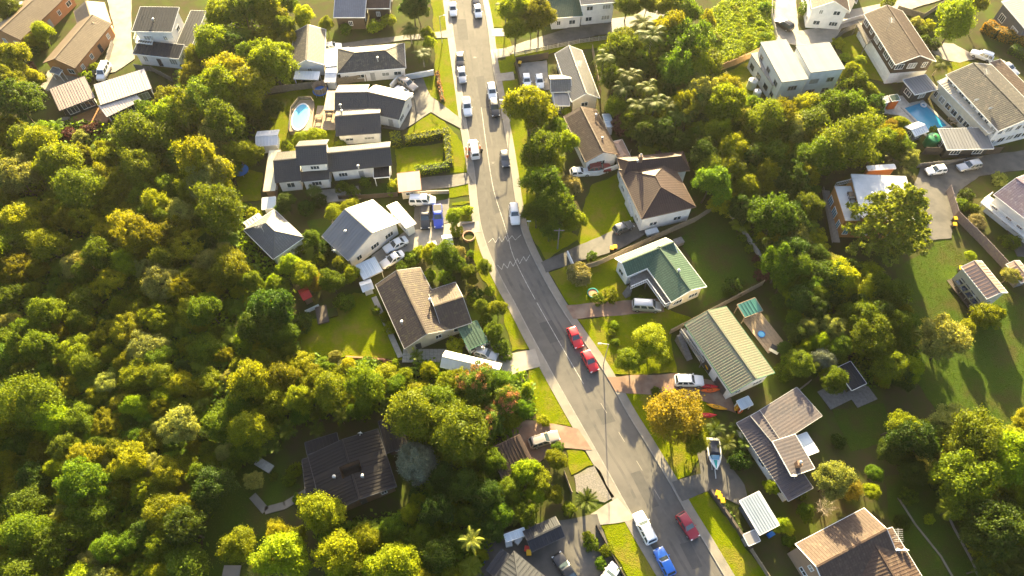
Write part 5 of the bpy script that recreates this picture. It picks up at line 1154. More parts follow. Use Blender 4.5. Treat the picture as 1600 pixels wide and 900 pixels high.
# clothes line frame
q = P(540, 349); r = thing('clothes_line', (q.x, q.y, .1), 'wooden lattice clothes line frame above the shaded lawn', 'clothes line')
for k in range(4):
    b = MB(); b.tube((q.x - 2.2, q.y - .9 + k * .6, 1.5), (q.x + 2.2, q.y + .9 + k * .6, 1.5), .04); b.build('rail', 'fence_wood', r)
for s_ in (-1, 1):
    b = MB(); b.tube((q.x + s_ * 2, q.y + s_ * .82 - .1, 0), (q.x + s_ * 2, q.y + s_ * .82 - .1, 1.5), .06); b.box((q.x + s_ * 2, q.y + s_ * .82, 1.5), .1, 2.2, .08); b.build('post', 'fence_wood', r)
# ---------------------------------------------------------------- vegetation
def np_mesh(name, V, Q, tint, m):
    me = bpy.data.meshes.new(name); nv, nf = len(V), len(Q)
    me.vertices.add(nv); me.vertices.foreach_set('co', V.astype(np.float32).ravel())
    me.loops.add(nf * 4); me.loops.foreach_set('vertex_index', Q.astype(np.int32).ravel())
    me.polygons.add(nf); me.polygons.foreach_set('loop_start', np.arange(0, nf * 4, 4, dtype=np.int32)); me.polygons.foreach_set('loop_total', np.full(nf, 4, dtype=np.int32))
    me.update(calc_edges=True)
    a = me.attributes.new('tint', 'FLOAT', 'FACE'); a.data.foreach_set('value', tint.astype(np.float32))
    me.materials.append(MATS[m]); return me
def unit(a): return a / np.maximum(np.linalg.norm(a, axis=-1, keepdims=True), 1e-9)
def leaf_quads(rng, pos, nrm, size, aspect=.62):
    n = len(pos); t = unit(np.cross(nrm, rng.normal(size=(n, 3)))); b = np.cross(nrm, t)
    l = size[:, None] * t; w_ = size[:, None] * aspect * b
    V = np.stack([pos - l, pos - w_ + l * .1, pos + l, pos + w_ + l * .1], 1).reshape(-1, 3)
    return V, np.arange(n * 4).reshape(-1, 4)
def crown_np(seed, R, rz, zc, ncl, rc, nl, leaf, low=-.35, lob=.16, core=350, flat=.8, cone=0., lobes=1, bloom=0.):
    """leaf-sized faces in clumps over one or several merged lobes, with stray sprays and gaps"""
    rng = np.random.default_rng(seed)
    if lobes > 1:
        a0 = rng.uniform(0, 6.28); L = [(np.array([0, 0, zc + rz * .12]), R * .62, rz * .86)]
        for k in range(lobes - 1):
            a = a0 + k * 6.28 / (lobes - 1) + rng.uniform(-.5, .5); f = rng.uniform(.38, .6); sz = rng.uniform(.38, .56)
            L.append((np.array([math.cos(a) * R * f, math.sin(a) * R * f, zc + rz * rng.uniform(-.45, .15)]), R * sz, rz * sz * 1.05))
    else: L = [(np.array([0, 0, zc]), R, rz)]
    tot = sum(l[1] ** 2 for l in L); CC, DD = [], []
    for li, (c0, r_, z_) in enumerate(L):
        m = max(8, int(ncl * (1.35 if lobes > 1 else 1) * r_ ** 2 / tot)); i = np.arange(m); z = low + (1 - low) * (i + .5) / m; ph = i * 2.39996 + rng.uniform(0, 6.28)
        rr = np.sqrt(np.maximum(0, 1 - z ** 2)); d = unit(np.stack([rr * np.cos(ph), rr * np.sin(ph), z], 1) + rng.normal(0, .16, (m, 3)))
        k = rng.normal(size=(6, 3)) * 2.2; p0 = rng.uniform(0, 6.28, 6); lobe = 1 + lob * np.cos(d @ k.T + p0).sum(1) / 2.2
        C = d * np.array([r_, r_, z_]) * (lobe * rng.uniform(.72, 1.04, m))[:, None]
        if cone: C[:, :2] *= (1 - cone * (C[:, 2:3] / rz * .5 + .5))
        C = C + c0; keep = rng.uniform(0, 1, m) > (.08 if lobes > 1 else 0)
        for lj, (c1, r1, z1) in enumerate(L):
            if lj != li: keep &= (((C - c1) / np.array([r1, r1, z1])) ** 2).sum(1) > .55
        CC.append(C[keep]); DD.append(d[keep])
    C, d = np.vstack(CC), np.vstack(DD); n_ = len(C)
    rcs = rc * rng.uniform(.6, 1.4, n_); ct = rng.uniform(0, 1, n_); bl = (rng.uniform(0, 1, n_) < bloom) & (d[:, 2] > .15)
    cnt = np.maximum(8, (nl * (rcs / rc) ** 2)).astype(int); idx = np.repeat(np.arange(n_), cnt); n = len(idx)
    q = unit(unit(rng.normal(size=(n, 3))) + .55 * d[idx] + np.array([0, 0, .25]))
    rad = rng.uniform(.5, 1.05, n); rad = np.where(rng.uniform(0, 1, n) < .09, rng.uniform(1.05, 1.55, n), rad)
    pos = C[idx] + q * (rcs[idx] * rad)[:, None] * np.array([1, 1, flat])
    nr = unit(q * .75 + rng.normal(0, .75, (n, 3)) + np.array([0, 0, .15]))
    sz = leaf * rng.uniform(.55, 1.35, n); tint = np.clip(ct[idx] * .35 + rng.uniform(0, .65, n), 0, 1)
    if bloom: tint = np.where(bl[idx] & (rng.uniform(0, 1, n) < .75), 1., tint * .8)
    PC, NC = [], []
    for c0, r_, z_ in L:
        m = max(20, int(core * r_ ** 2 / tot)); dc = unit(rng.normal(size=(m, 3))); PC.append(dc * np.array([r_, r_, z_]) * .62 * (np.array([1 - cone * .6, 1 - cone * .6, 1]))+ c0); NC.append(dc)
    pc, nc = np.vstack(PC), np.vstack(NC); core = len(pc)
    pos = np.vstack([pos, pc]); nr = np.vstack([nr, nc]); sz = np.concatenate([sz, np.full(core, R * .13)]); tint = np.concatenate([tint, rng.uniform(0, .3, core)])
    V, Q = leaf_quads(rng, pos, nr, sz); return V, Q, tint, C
def trunk_mb(seed, h, r, C, nb=5, lean=0):
    rn = random.Random(seed); b = MB(); p = Vector((0, 0, -.1)); pts = [p]
    for k in range(1, 5): pts.append(Vector((rn.uniform(-.15, .15) * k * .5 + lean * k / 4, rn.uniform(-.15, .15) * k * .5, h * k / 4)))
    for k in range(4): b.tube(pts[k], pts[k + 1], r * (1 - .18 * k), r * (1 - .18 * (k + 1)), 8, cap=False)
    for c in rn.sample(range(len(C)), min(nb, len(C))):
        e = Vector(C[c]); s_ = pts[2] + (pts[4] - pts[2]) * rn.random(); m_ = (s_ + e) / 2 + Vector((0, 0, -.15)); b.tube(s_, m_, r * .4, r * .28, 6, cap=False); b.tube(m_, e, r * .28, r * .08, 6, cap=False)
    return b
PROTO = {}
def make_proto(key, variants, **kw):
    """a kind of tree: several variants of (trunk mesh, crown mesh), nominal crown radius R and centre height zc"""
    th = kw.pop('trunk', .22); bark = kw.pop('bark', 'bark'); m = kw.pop('mat'); out = []
    for v in range(variants):
        V, Q, t, C = crown_np(hash_(key) + v * 17, **kw)
        if kw['zc'] < kw['rz'] * 1.05: C = C[C[:, 2] > kw['zc'] * .8]
        out.append((trunk_mb(hash_(key) + v, max(kw['zc'], .4), th, C).mesh('trunk', bark), np_mesh('crown', V, Q, t, m)))
    PROTO[key] = (out, kw['R'], kw['zc'])
def hash_(s): return sum(ord(c) * (i + 3) * 31 for i, c in enumerate(s)) % 99991
T = dict(R=4., rz=3.0, zc=5.4, ncl=125, rc=.8, nl=125, leaf=.15, low=-.25, lob=.22, lobes=5)
make_proto('olive', 5, mat='leaf_olive', **T); make_proto('gold', 4, mat='leaf_gold', **{**T, 'lobes': 4}); make_proto('green', 5, mat='leaf_green', **T)
make_proto('bloom', 2, mat='leaf_bloom', bloom=.25, **T)
make_proto('kanuka', 3, mat='leaf_gold', **{**T, 'R': 5., 'rz': 2.6, 'ncl': 210, 'rc': .58, 'nl': 62, 'leaf': .14, 'lobes': 7})
make_proto('dark', 3, mat='leaf_dark', **T); make_proto('lime', 3, mat='leaf_lime', **{**T, 'rc': .88, 'leaf': .165}); make_proto('pale', 3, mat='leaf_pale', **{**T, 'rc': .7, 'ncl': 130, 'leaf': .14})
make_proto('fine', 2, mat='leaf_soft', R=4., rz=4.2, zc=6.4, ncl=60, rc=1.35, nl=150, leaf=.2, low=-.6, lob=.12)          # soft columnar crowns
make_proto('silver', 1, mat='leaf_silver', R=4., rz=3.6, zc=5.5, ncl=110, rc=1.1, nl=130, leaf=.19, low=-.5, lob=.05, core=600)
make_proto('rust', 2, mat='leaf_rust', R=4., rz=3.5, zc=4.6, ncl=80, rc=1.1, nl=130, leaf=.18, low=-.6, lob=.07)
make_proto('plum', 1, mat='leaf_plum', R=4., rz=3.4, zc=4.4, ncl=60, rc=1.1, nl=110, leaf=.24)
make_proto('cream', 1, mat='leaf_cream', R=4., rz=3.2, zc=4.2, ncl=60, rc=1.1, nl=100, leaf=.26)
make_proto('bush', 3, mat='leaf_green', R=2., rz=1.7, zc=1.5, ncl=42, rc=.6, nl=60, leaf=.17, low=-.5, core=120, trunk=.08)
make_proto('lime_bush', 3, mat='leaf_lime', R=2., rz=1.7, zc=1.5, ncl=42, rc=.6, nl=60, leaf=.18, low=-.5, core=120, trunk=.08)
make_proto('pale_bush', 2, mat='leaf_pale', R=2., rz=1.7, zc=1.5, ncl=42, rc=.55, nl=60, leaf=.16, low=-.5, core=120, trunk=.08)
make_proto('dark_bush', 2, mat='leaf_dark', R=2., rz=1.5, zc=1.3, ncl=42, rc=.6, nl=60, leaf=.18, low=-.5, core=120, trunk=.08)
make_proto('pink_bush', 1, mat='leaf_plum', R=2., rz=1.6, zc=1.5, ncl=42, rc=.6, nl=60, leaf=.18, low=-.5, core=120, trunk=.08)
make_proto('cypress', 1, mat='leaf_lime', R=1.4, rz=3., zc=3.1, ncl=60, rc=.45, nl=60, leaf=.15, low=-.95, cone=.8, core=100, trunk=.1)
def frond_np(rng, L, rise, droop, ang, wid, nseg=11, z0=0., dbl=True):
    """an arching frond: a rachis with leaflets on both sides"""
    V, Q, tt = [], [], []; ca, sa = math.cos(ang), math.sin(ang)
    def pt(t): return np.array([ca * L * t * (1 - .15 * t), sa * L * t * (1 - .15 * t), z0 + rise * L * t - droop * L * t * t])
    side = np.array([-sa, ca, 0])
    for k in range(nseg):
        t = (k + .6) / nseg; p = pt(t); d = unit(pt(min(t + .05, 1.05)) - pt(t - .05)); wl = wid * math.sin(math.pi * min(.97, t * .86 + .12)) ** .7
        for s_ in (-1, 1):
            tip = p + side * s_ * wl + d * wl * .55 + np.array([0, 0, -wl * rng.uniform(.2, .45)]); hw = d * L / nseg * .42
            n = len(V); V += [p - hw, p + hw, tip + hw * .35, tip - hw * .35]; Q.append((n, n + 1, n + 2, n + 3)); tt.append(rng.uniform(.2, 1))
    n = len(V); up = np.array([0, 0, .03])
    for k in range(nseg):
        a, c = pt(k / nseg), pt((k + 1) / nseg); n = len(V); V += [a - side * .04, c - side * .03, c + side * .03, a + side * .04]; Q.append((n, n + 1, n + 2, n + 3)); tt.append(.6)
    return np.array(V), np.array(Q), np.array(tt)
def palm_proto(key, variants, mat_, h, L, nf, rise, droop, wid, tr, bark='pale_bark', dead=0, bulge=1.0):
    out = []
    for v in range(variants):
        rng = np.random.default_rng(hash_(key) + v); VS, QS, TS = [], [], []; n = 0
        for k in range(nf):
            tier = k / nf; ang = k * 2.39996 + rng.uniform(-.2, .2)
            a, b_, c = frond_np(rng, L * rng.uniform(.8, 1.1), rise * (1.25 - tier) * 1.2, droop * (.75 + .6 * tier), ang, wid, z0=h + rng.uniform(-.1, .1))
            VS.append(a); QS.append(b_ + n); TS.append(c); n += len(a)
        me = np_mesh('crown', np.vstack(VS), np.vstack(QS), np.concatenate(TS), mat_)
        b = MB(); rn = random.Random(v); p = Vector((0, 0, -.1)); lean = rn.uniform(-.3, .3)
        for k in range(5):
            q = Vector((lean * ((k + 1) / 5) ** 2, 0, h * (k + 1) / 5)) if k < 4 else Vector((lean, 0, h)); b.tube(p, q, tr * (1.25 - .09 * k), tr * (1.25 - .09 * (k + 1)), 8, cap=(k == 4)); p = q
        # shift the crown onto the leaning top
        me.transform(__import__('mathutils').Matrix.Translation((lean, 0, 0))); out.append((b.mesh('trunk', bark), me))
    PROTO[key] = (out, L * .8, h)
palm_proto('palm', 3, 'leaf_palm', 9., 3.6, 18, .55, .95, .85, .17)
palm_proto('fern', 3, 'leaf_fern', 3.6, 2.9, 20, .28, .36, .7, .14, 'bark')
palm_proto('nikau', 3, 'leaf_palm', 4.5, 2.6, 14, 1.0, .75, .6, .13, 'bark')
palm_proto('yellow_palm', 1, 'leaf_yellow', 5.0, 3.0, 12, .6, .7, .42, .14)
palm_proto('yucca', 1, 'leaf_palm', 1.8, 1.6, 34, .75, .45, .22, .16)
palm_proto('banana', 1, 'leaf_fern', 2.0, 2.6, 9, .9, .75, .5, .2, 'bark')
# pine with layered flat sprays
def pine_proto():
    rng = np.random.default_rng(5); b = MB(); VS, pos, nr = [], [], []; h = 13.
    p = Vector((0, 0, -.1))
    for k in range(6):
        q = Vector((math.sin(k) * .15, 0, h * (k + 1) / 6)); b.tube(p, q, .42 * (1 - k * .15), .42 * (1 - (k + 1) * .15), 10, cap=False); p = q
    for k in range(46):
        t = k / 45; z = 2.5 + (h - 2.5) * t; L = 6.4 * (1 - t) ** .75 + .7; a = k * 2.39996; e = Vector((math.cos(a) * L, math.sin(a) * L, z + L * .22)); s_ = Vector((0, 0, z)); m_ = (s_ + e) / 2 + Vector((0, 0, -.12 * L * .4))
        b.tube(s_, m_, .1, .07, 5, cap=False); b.tube(m_, e, .07, .02, 5, cap=False); d = (e - s_).normalized(); sd = Vector((-d.y, d.x, 0))
        for j in range(int(3 + L * 3.2)):
            u = rng.uniform(.25, 1.05); c = s_ + (e - s_) * u + sd * rng.normal(0, .2 * L * (1.15 - u) + .2) + Vector((0, 0, rng.uniform(-.1, .35)))
            n = 26; dirn = unit(rng.normal(size=(n, 3)) + np.array([0, 0, .6]) + np.array(d) * .6)
            pos.append(np.array(c) + dirn * rng.uniform(.1, .5, (n, 1)) * np.array([1.2, 1.2, .7])); nr.append(unit(np.cross(dirn, rng.normal(size=(n, 3))) + np.array([0, 0, .5])))
    pos, nr = np.vstack(pos), np.vstack(nr); n = len(pos); V, Q = leaf_quads(rng, pos, nr, rng.uniform(.14, .3, n), .5)
    PROTO['pine'] = ([(b.mesh('trunk', 'bark'), np_mesh('crown', V, Q, rng.uniform(0, 1, n), 'leaf_pine'))], 6.6, 6.5)
leaf_mat('leaf_pine', (.085, .12, .012), (.2, .235, .035), .4, .02)
pine_proto()
# bare tree: a crown of fine twigs
def bare_proto():
    rn = random.Random(3); b = MB(); tw = MB()
    b.tube((0, 0, -.1), (0.1, 0, 2.2), .16, .11, 8)
    for k in range(12):
        a = k * 2.4; s_ = Vector((.1, 0, 1.2 + k * .09)); e = Vector((math.cos(a) * 2.4, math.sin(a) * 2.4, 3.4 + rn.uniform(-.6, 1.2))); b.tube(s_, e, .07, .025, 5, cap=False)
        for j in range(14):
            u = rn.uniform(.35, 1); p = s_ + (e - s_) * u; q = p + Vector((rn.gauss(0, .7), rn.gauss(0, .7), rn.uniform(.1, .9))); tw.tube(p, q, .03, .01, 4, cap=False)
    PROTO['bare'] = ([(b.mesh('trunk', 'pale_bark'), tw.mesh('crown', 'pale_bark'))], 2.8, 3.2)
bare_proto()
PLACED = []      # (x, y, radius) in metres, for spacing the filled-in trees
NTREE = 0
NAMES = dict(olive='olive_green_tree', kanuka='kanuka_tree', bloom='flowering_tree', gold='golden_tree', green='evergreen_tree', dark='dark_evergreen_tree', lime='lime_green_tree', pale='pale_leaved_tree', fine='feathery_tree', silver='silver_tree', rust='rust_tree', plum='plum_tree', cream='blossom_tree', palm='palm_tree', fern='tree_fern', nikau='nikau_palm', yellow_palm='palm_tree', yucca='yucca', banana='banana_plant', pine='pine_tree', bare='bare_tree', cypress='cypress', bush='shrub', lime_bush='shrub', pale_bush='shrub', dark_bush='shrub', pink_bush='shrub')
def plant(kind, px, py, rpx, label, group=None, hs=1.0, cat=None, sq=None):
    """tree whose crown centre shows at a pixel with a radius in pixels"""
    global NTREE
    if 'bush' not in kind and kind not in ('palm', 'fern', 'nikau', 'yucca', 'pine', 'cypress', 'banana', 'yellow_palm'): hs *= 1.2
    vs, R, zc = PROTO[kind]; s_ = rpx / SC(py) / R
    for _ in range(2): s_ = rpx / (SC(py) * CAMH / (CAMH - zc * s_ * hs)) / R
    q = P(px, py, zc * s_ * hs); name = NAMES.get(kind, 'broadleaf_tree')
    r = thing(name, (q.x, q.y, 0), label, cat or ('shrub' if 'bush' in kind or kind == 'yucca' else 'tree'), group)
    r.rotation_euler.z = RND.uniform(0, 6.28); sx = s_ * RND.uniform(.94, 1.06); r.scale = (sx, s_, s_ * hs)
    tr, cr = vs[NTREE % len(vs)]; NTREE += 1
    for n_, me in (('trunk', tr), ('crown', cr)):
        o = bpy.data.objects.new(n_, me); COL.objects.link(o); o.parent = r
    if kind in SHORT_KINDS: r.rotation_euler.x, r.rotation_euler.y = RND.uniform(-.14, .14), RND.uniform(-.14, .14)
    PLACED.append((q.x, q.y, s_ * R)); return r
SHORT_KINDS = ('olive', 'gold', 'green', 'dark', 'lime', 'pale', 'kanuka')
ADJ = dict(bloom='pink flowering green tree', kanuka='fine clumped golden tree', olive='olive green broadleaf tree', gold='golden olive tree', green='mid green broadleaf tree', dark='dark green tree', lime='bright lime green tree', pale='pale grey green tree', fine='soft feathery olive tree',
           silver='round silvery tree', rust='round rust orange tree', red='pink flowered tree top', plum='dark plum leaved tree', cream='cream flowered tree', bush='rounded green shrub', lime_bush='lime green shrub', pale_bush='pale green shrub',
           dark_bush='dark green shrub', pink_bush='purplish pink shrub', cypress='clipped conical cypress', palm='tall feathery palm', fern='tree fern', nikau='upright shuttlecock palm', yellow_palm='bright yellow palm', yucca='spiky pale yucca clump',
           banana='broad leaved banana plant', pine='spreading yellow green pine', bare='leafless pale twigged tree')
LAB = {}
def grove(place, items, hs=1.0):
    for it in items:
        k, x, y, r = it[:4]; h_ = it[4] if len(it) > 4 else hs
        size = 'large ' if r >= 33 else ('small ' if r < 13 and 'bush' not in k else '')
        lab = size + ADJ[k] + ' ' + place
        o = plant(k, x, y, r, lab, None, h_); LAB.setdefault(lab, []).append(o)
G = grove
G('beside the long tan roofed brick house', [('lime', 65, 48, 16), ('green', 18, 15, 18), ('olive', 48, 66, 12), ('bush', 68, 70, 9), ('dark_bush', 52, 82, 10)])
G('in the low bed below the L-shaped brick house', [('lime_bush', 148, 107, 8), ('lime_bush', 134, 121, 9), ('pink_bush', 45, 107, 8)])
G('below the new timber deck', [('pink_bush', 110, 212, 12), ('pink_bush', 143, 205, 12), ('dark_bush', 130, 222, 14), ('fern', 88, 195, 12)])
G('west of the pinkish brown metal roofs', [('olive', 22, 95, 28), ('dark', 30, 165, 36), ('olive', 18, 130, 26), ('gold', 52, 120, 16)])
G('below the pinkish brown metal roofs', [('gold', 60, 232, 30), ('olive', 98, 252, 34), ('pale', 25, 275, 34), ('gold', 160, 272, 22), ('fine', 212, 214, 28), ('fine', 220, 268, 24), ('fine', 252, 222, 24), ('olive', 288, 178, 34), ('lime', 232, 180, 15)])
G('between the charcoal roofed house and the pool lawn', [('lime', 345, 140, 34), ('pale', 362, 125, 24), ('fine', 318, 170, 26), ('lime', 335, 62, 30), ('lime', 350, 30, 26), ('green', 388, 100, 24), ('green', 380, 20, 28), ('lime', 308, 92, 18), ('bare', 303, 148, 18), ('olive', 300, 115, 20), ('dark', 360, 75, 24), ('pale', 396, 82, 11), ('olive', 380, 150, 22), ('green', 392, 172, 18), ('fern', 404, 170, 14), ('dark', 425, 165, 16)])
G('above the trampoline clearing', [('pale', 325, 272, 34), ('pale', 345, 232, 20), ('olive', 372, 238, 22), ('green', 268, 290, 22), ('gold', 300, 300, 22), ('gold', 345, 292, 20), ('gold', 395, 238, 18)])
G('behind the white cottage with the grey gable', [('lime', 425, 95, 32), ('olive', 418, 18, 26), ('lime', 478, 28, 17), ('olive', 415, 62, 18), ('lime', 510, 40, 12), ('olive', 452, 60, 14), ('bush', 462, 122, 9), ('lime_bush', 455, 128, 8), ('green', 440, 42, 18)])
G('along the shared drive by the slate blue roof', [('lime_bush', 585, 42, 10), ('lime_bush', 607, 33, 10), ('dark', 645, 12, 24), ('lime', 668, 52, 11), ('palm', 640, 45, 15, .6), ('palm', 660, 82, 15, .6), ('lime', 672, 68, 10), ('green', 655, 20, 16), ('bush', 540, 45, 8)])
G('at the pool lawn edge above the long white house', [('lime', 472, 216, 13, .8), ('lime', 493, 213, 15, .8), ('lime_bush', 533, 227, 8), ('dark_bush', 408, 190, 14), ('lime_bush', 448, 228, 8)])
G('in the garden below the long white house', [('palm', 491, 297, 13, .5), ('lime', 520, 330, 14, .8), ('lime', 545, 322, 13, .8), ('dark', 450, 318, 16), ('green', 440, 330, 12), ('dark_bush', 480, 325, 12), ('bush', 535, 292, 9), ('bush', 550, 300, 9), ('lime_bush', 620, 290, 10), ('bush', 612, 300, 7), ('dark_bush', 500, 315, 10), ('lime_bush', 396, 335, 10), ('bush', 570, 285, 8)])
G('between the hipped roof house and the broad grey gable', [('green', 486, 376, 15), ('bush', 468, 388, 9), ('olive', 535, 412, 14), ('dark_bush', 505, 390, 12), ('bush', 500, 405, 10)])
G('above the square back lawn', [('lime', 450, 418, 19), ('olive', 478, 430, 20), ('lime', 548, 430, 14), ('green', 520, 442, 19), ('bush', 541, 473, 13), ('dark_bush', 470, 505, 15), ('lime_bush', 604, 497, 9), ('lime_bush', 610, 512, 9), ('rust', 490, 440, 14), ('green', 440, 450, 16), ('bush', 588, 486, 6), ('lime', 430, 440, 14)])
G('in the front garden east of the brown tiled T-plan house', [('lime', 672, 394, 15), ('green', 695, 398, 22), ('cream', 712, 397, 12), ('lime_bush', 672, 431, 9), ('bush', 695, 434, 10), ('green', 734, 424, 13), ('olive', 737, 438, 9), ('fine', 757, 418, 10, 1.2), ('dark_bush', 745, 460, 10), ('green', 752, 482, 13), ('olive', 778, 484, 15), ('green', 772, 517, 14), ('bush', 781, 540, 13), ('lime_bush', 710, 543, 13), ('lime', 710, 334, 14, .8), ('lime_bush', 730, 330, 8), ('bush', 735, 396, 5), ('lime_bush', 713, 362, 9), ('bush', 738, 470, 8), ('bush', 760, 500, 9), ('pale_bush', 735, 452, 7), ('bush', 645, 405, 10), ('lime_bush', 655, 395, 10), ('bush', 630, 418, 9), ('lime_bush', 765, 455, 8), ('bush', 718, 415, 10), ('bush', 790, 555, 8)])
G('beside the white sedans and the silver carport', [('bush', 566, 388, 10), ('bush', 640, 402, 8)])
G('along the foot of the square back lawn', [('bush', 575, 568, 12), ('dark_bush', 592, 573, 8), ('pink_bush', 607, 570, 7), ('cypress', 618, 570, 7), ('nikau', 652, 558, 11), ('pale', 524, 556, 12), ('lime', 633, 590, 14), ('lime', 672, 580, 16), ('gold', 545, 575, 14), ('green', 510, 572, 14)])
G('between the long white roofed shed and the brick drive', [('bloom', 748, 600, 30), ('bloom', 790, 625, 24), ('bloom', 762, 662, 24), ('cypress', 822, 607, 9), ('olive', 700, 600, 20), ('olive', 720, 590, 16), ('green', 815, 640, 16), ('green', 780, 600, 20)])
G('beside the courtyard house', [('fine', 648, 645, 34), ('fine', 718, 680, 36), ('silver', 651, 722, 26), ('fine', 680, 630, 26), ('fine', 520, 612, 22, 1.5), ('fine', 572, 602, 24, 1.5), ('olive', 470, 622, 22, 1.5), ('nikau', 450, 672, 15), ('nikau', 425, 698, 14), ('nikau', 496, 648, 13), ('nikau', 495, 672, 13), ('nikau', 532, 652, 13), ('nikau', 608, 638, 14), ('banana', 420, 668, 14), ('banana', 430, 655, 12), ('lime_bush', 460, 735, 10), ('bush', 452, 750, 9), ('bush', 465, 780, 7), ('dark', 700, 740, 26), ('dark_bush', 655, 770, 14)])
G('on the shaded forest lawn', [('pale', 397, 752, 16), ('gold', 370, 848, 29), ('bush', 428, 745, 6)])
G('below the courtyard house', [('gold', 497, 808, 36), ('lime', 440, 865, 38), ('lime', 520, 870, 38), ('lime', 572, 838, 22), ('fern', 577, 830, 18), ('green', 615, 825, 20), ('lime', 640, 800, 16), ('lime', 625, 880, 36), ('lime', 586, 892, 22), ('pale', 405, 885, 22), ('gold', 430, 830, 18), ('lime', 460, 840, 20)])
G('in the hollow between the courtyard house and the concrete yard', [('dark', 722, 762, 28), ('dark', 770, 772, 28), ('dark', 685, 800, 28), ('dark', 772, 822, 20), ('dark', 690, 868, 28), ('green', 780, 800, 22), ('green', 660, 840, 20), ('olive', 650, 785, 14), ('pale', 800, 806, 13), ('green', 820, 800, 18), ('green', 725, 800, 20), ('yellow_palm', 735, 846, 20, 1.7), ('fern', 735, 885, 18), ('green', 715, 845, 18)])
G('beside the rust brown ribbed roof', [('lime', 818, 735, 22), ('olive', 848, 752, 20), ('gold', 868, 716, 18), ('lime', 840, 775, 16), ('green', 870, 700, 10), ('olive', 865, 770, 14), ('green', 800, 765, 20), ('yucca', 914, 785, 18), ('bush', 890, 795, 9), ('green', 768, 720, 22)])
G('along the dark retaining fence', [('lime_bush', 948, 860, 9), ('bush', 925, 850, 10), ('bush', 938, 880, 8), ('lime_bush', 918, 838, 7), ('bush', 962, 890, 7)])
G('beside the street below the grey hipped roof', [('lime', 828, 172, 38), ('green', 843, 232, 36), ('green', 850, 288, 34), ('lime', 886, 228, 20), ('green', 870, 320, 30), ('lime', 898, 345, 18), ('cream', 893, 290, 15), ('green', 838, 335, 22), ('olive', 860, 260, 24), ('lime_bush', 884, 172, 8), ('green', 870, 205, 18), ('green', 858, 360, 18)])
G('at the far bend above the long stepped fence', [('olive', 842, 18, 26), ('lime', 808, 12, 24), ('lime', 805, 48, 18), ('palm', 790, 10, 16, .6), ('green', 830, 45, 14), ('green', 980, 5, 20), ('lime', 1010, 8, 16), ('olive', 1040, 8, 22), ('green', 1075, 18, 20), ('olive', 1000, -5, 20)])
G('in the palm grove behind the grey hipped roof', [('palm', 943, 90, 19), ('palm', 1020, 55, 26, .9), ('palm', 1002, 35, 22, .9), ('green', 972, 78, 26), ('palm', 985, 118, 20), ('palm', 972, 137, 18), ('palm', 1012, 135, 20), ('palm', 1024, 160, 20), ('palm', 998, 163, 18), ('palm', 1046, 163, 18), ('palm', 1097, 143, 20), ('palm', 1058, 180, 17), ('palm', 1076, 176, 17), ('green', 1070, 70, 36), ('green', 1058, 112, 32), ('lime', 1085, 100, 28), ('olive', 1105, 35, 12, 1.4), ('plum', 970, 196, 14), ('green', 990, 190, 20), ('dark', 1005, 215, 22), ('dark', 1040, 205, 24), ('green', 1030, 100, 22), ('lime', 965, 165, 18), ('pale', 1115, 130, 14), ('fern', 1040, 225, 16), ('fern', 1015, 228, 14), ('bush', 925, 255, 7), ('dark', 1060, 228, 20), ('green', 1000, 100, 20)])
G('in the wood between the meadow fence and the cedar house', [('lime', 1132, 160, 34), ('lime', 1117, 205, 24), ('dark', 1100, 243, 24), ('olive', 1142, 265, 26), ('lime', 1165, 288, 22), ('green', 1188, 225, 26), ('green', 1205, 242, 28), ('pale', 1236, 205, 24), ('olive', 1276, 214, 22), ('fine', 1286, 245, 24), ('fine', 1322, 225, 33), ('green', 1250, 250, 24), ('gold', 1216, 176, 17), ('lime', 1260, 165, 22), ('green', 1290, 172, 26), ('lime', 1355, 185, 19), ('green', 1380, 222, 24), ('lime', 1400, 218, 14), ('pale', 1420, 245, 17), ('dark', 1245, 287, 24), ('green', 1213, 340, 36), ('dark', 1168, 250, 24), ('dark', 1160, 330, 22), ('green', 1340, 160, 16), ('olive', 1190, 180, 14), ('dark', 1370, 238, 14)])
G('beside the deep blue pool', [('lime', 1407, 192, 12, .8), ('rust', 1391, 196, 9), ('lime_bush', 1458, 205, 7)])
G('in the gardens round the chalet', [('lime', 1495, 32, 29), ('lime', 1330, 112, 13), ('lime_bush', 1310, 68, 8), ('lime', 1352, 140, 15), ('lime', 1345, 95, 10, .6), ('palm', 1470, 98, 16, .5), ('bush', 1440, 48, 7), ('bush', 1445, 62, 7), ('lime_bush', 1452, 40, 8), ('dark_bush', 1460, 70, 9), ('bush', 1258, 15, 10), ('lime_bush', 1387, 5, 9), ('olive', 1520, 5, 20), ('pale_bush', 1432, 35, 8), ('lime_bush', 1320, 90, 7)])
G('in the rough sunny meadow', [('lime_bush', 1150 + (i * 37) % 55, 14 + (i * 23) % 60, 4 + i % 3) for i in range(14)] + [('bush', 1196, 58, 7), ('bush', 1188, 70, 6), ('bush', 1195, 12, 8), ('pale_bush', 1118, 60, 8)])
G('sweeping over the cedar house', [('pine', 1390, 350, 66, 1.15)])
G('in the dark wood below the cedar house', [('fern', 1262, 350, 20), ('dark', 1235, 392, 28), ('dark', 1290, 430, 28), ('dark', 1255, 470, 22), ('gold', 1322, 455, 18), ('green', 1345, 492, 28), ('green', 1362, 535, 32), ('green', 1390, 572, 28), ('lime', 1425, 578, 20), ('pale', 1302, 512, 22), ('dark', 1242, 522, 18), ('silver', 1285, 565, 16), ('dark', 1225, 548, 12), ('dark', 1280, 485, 22), ('green', 1310, 545, 20), ('dark', 1270, 400, 20), ('fern', 1225, 440, 14), ('dark', 1330, 420, 20), ('dark', 1200, 385, 14)])
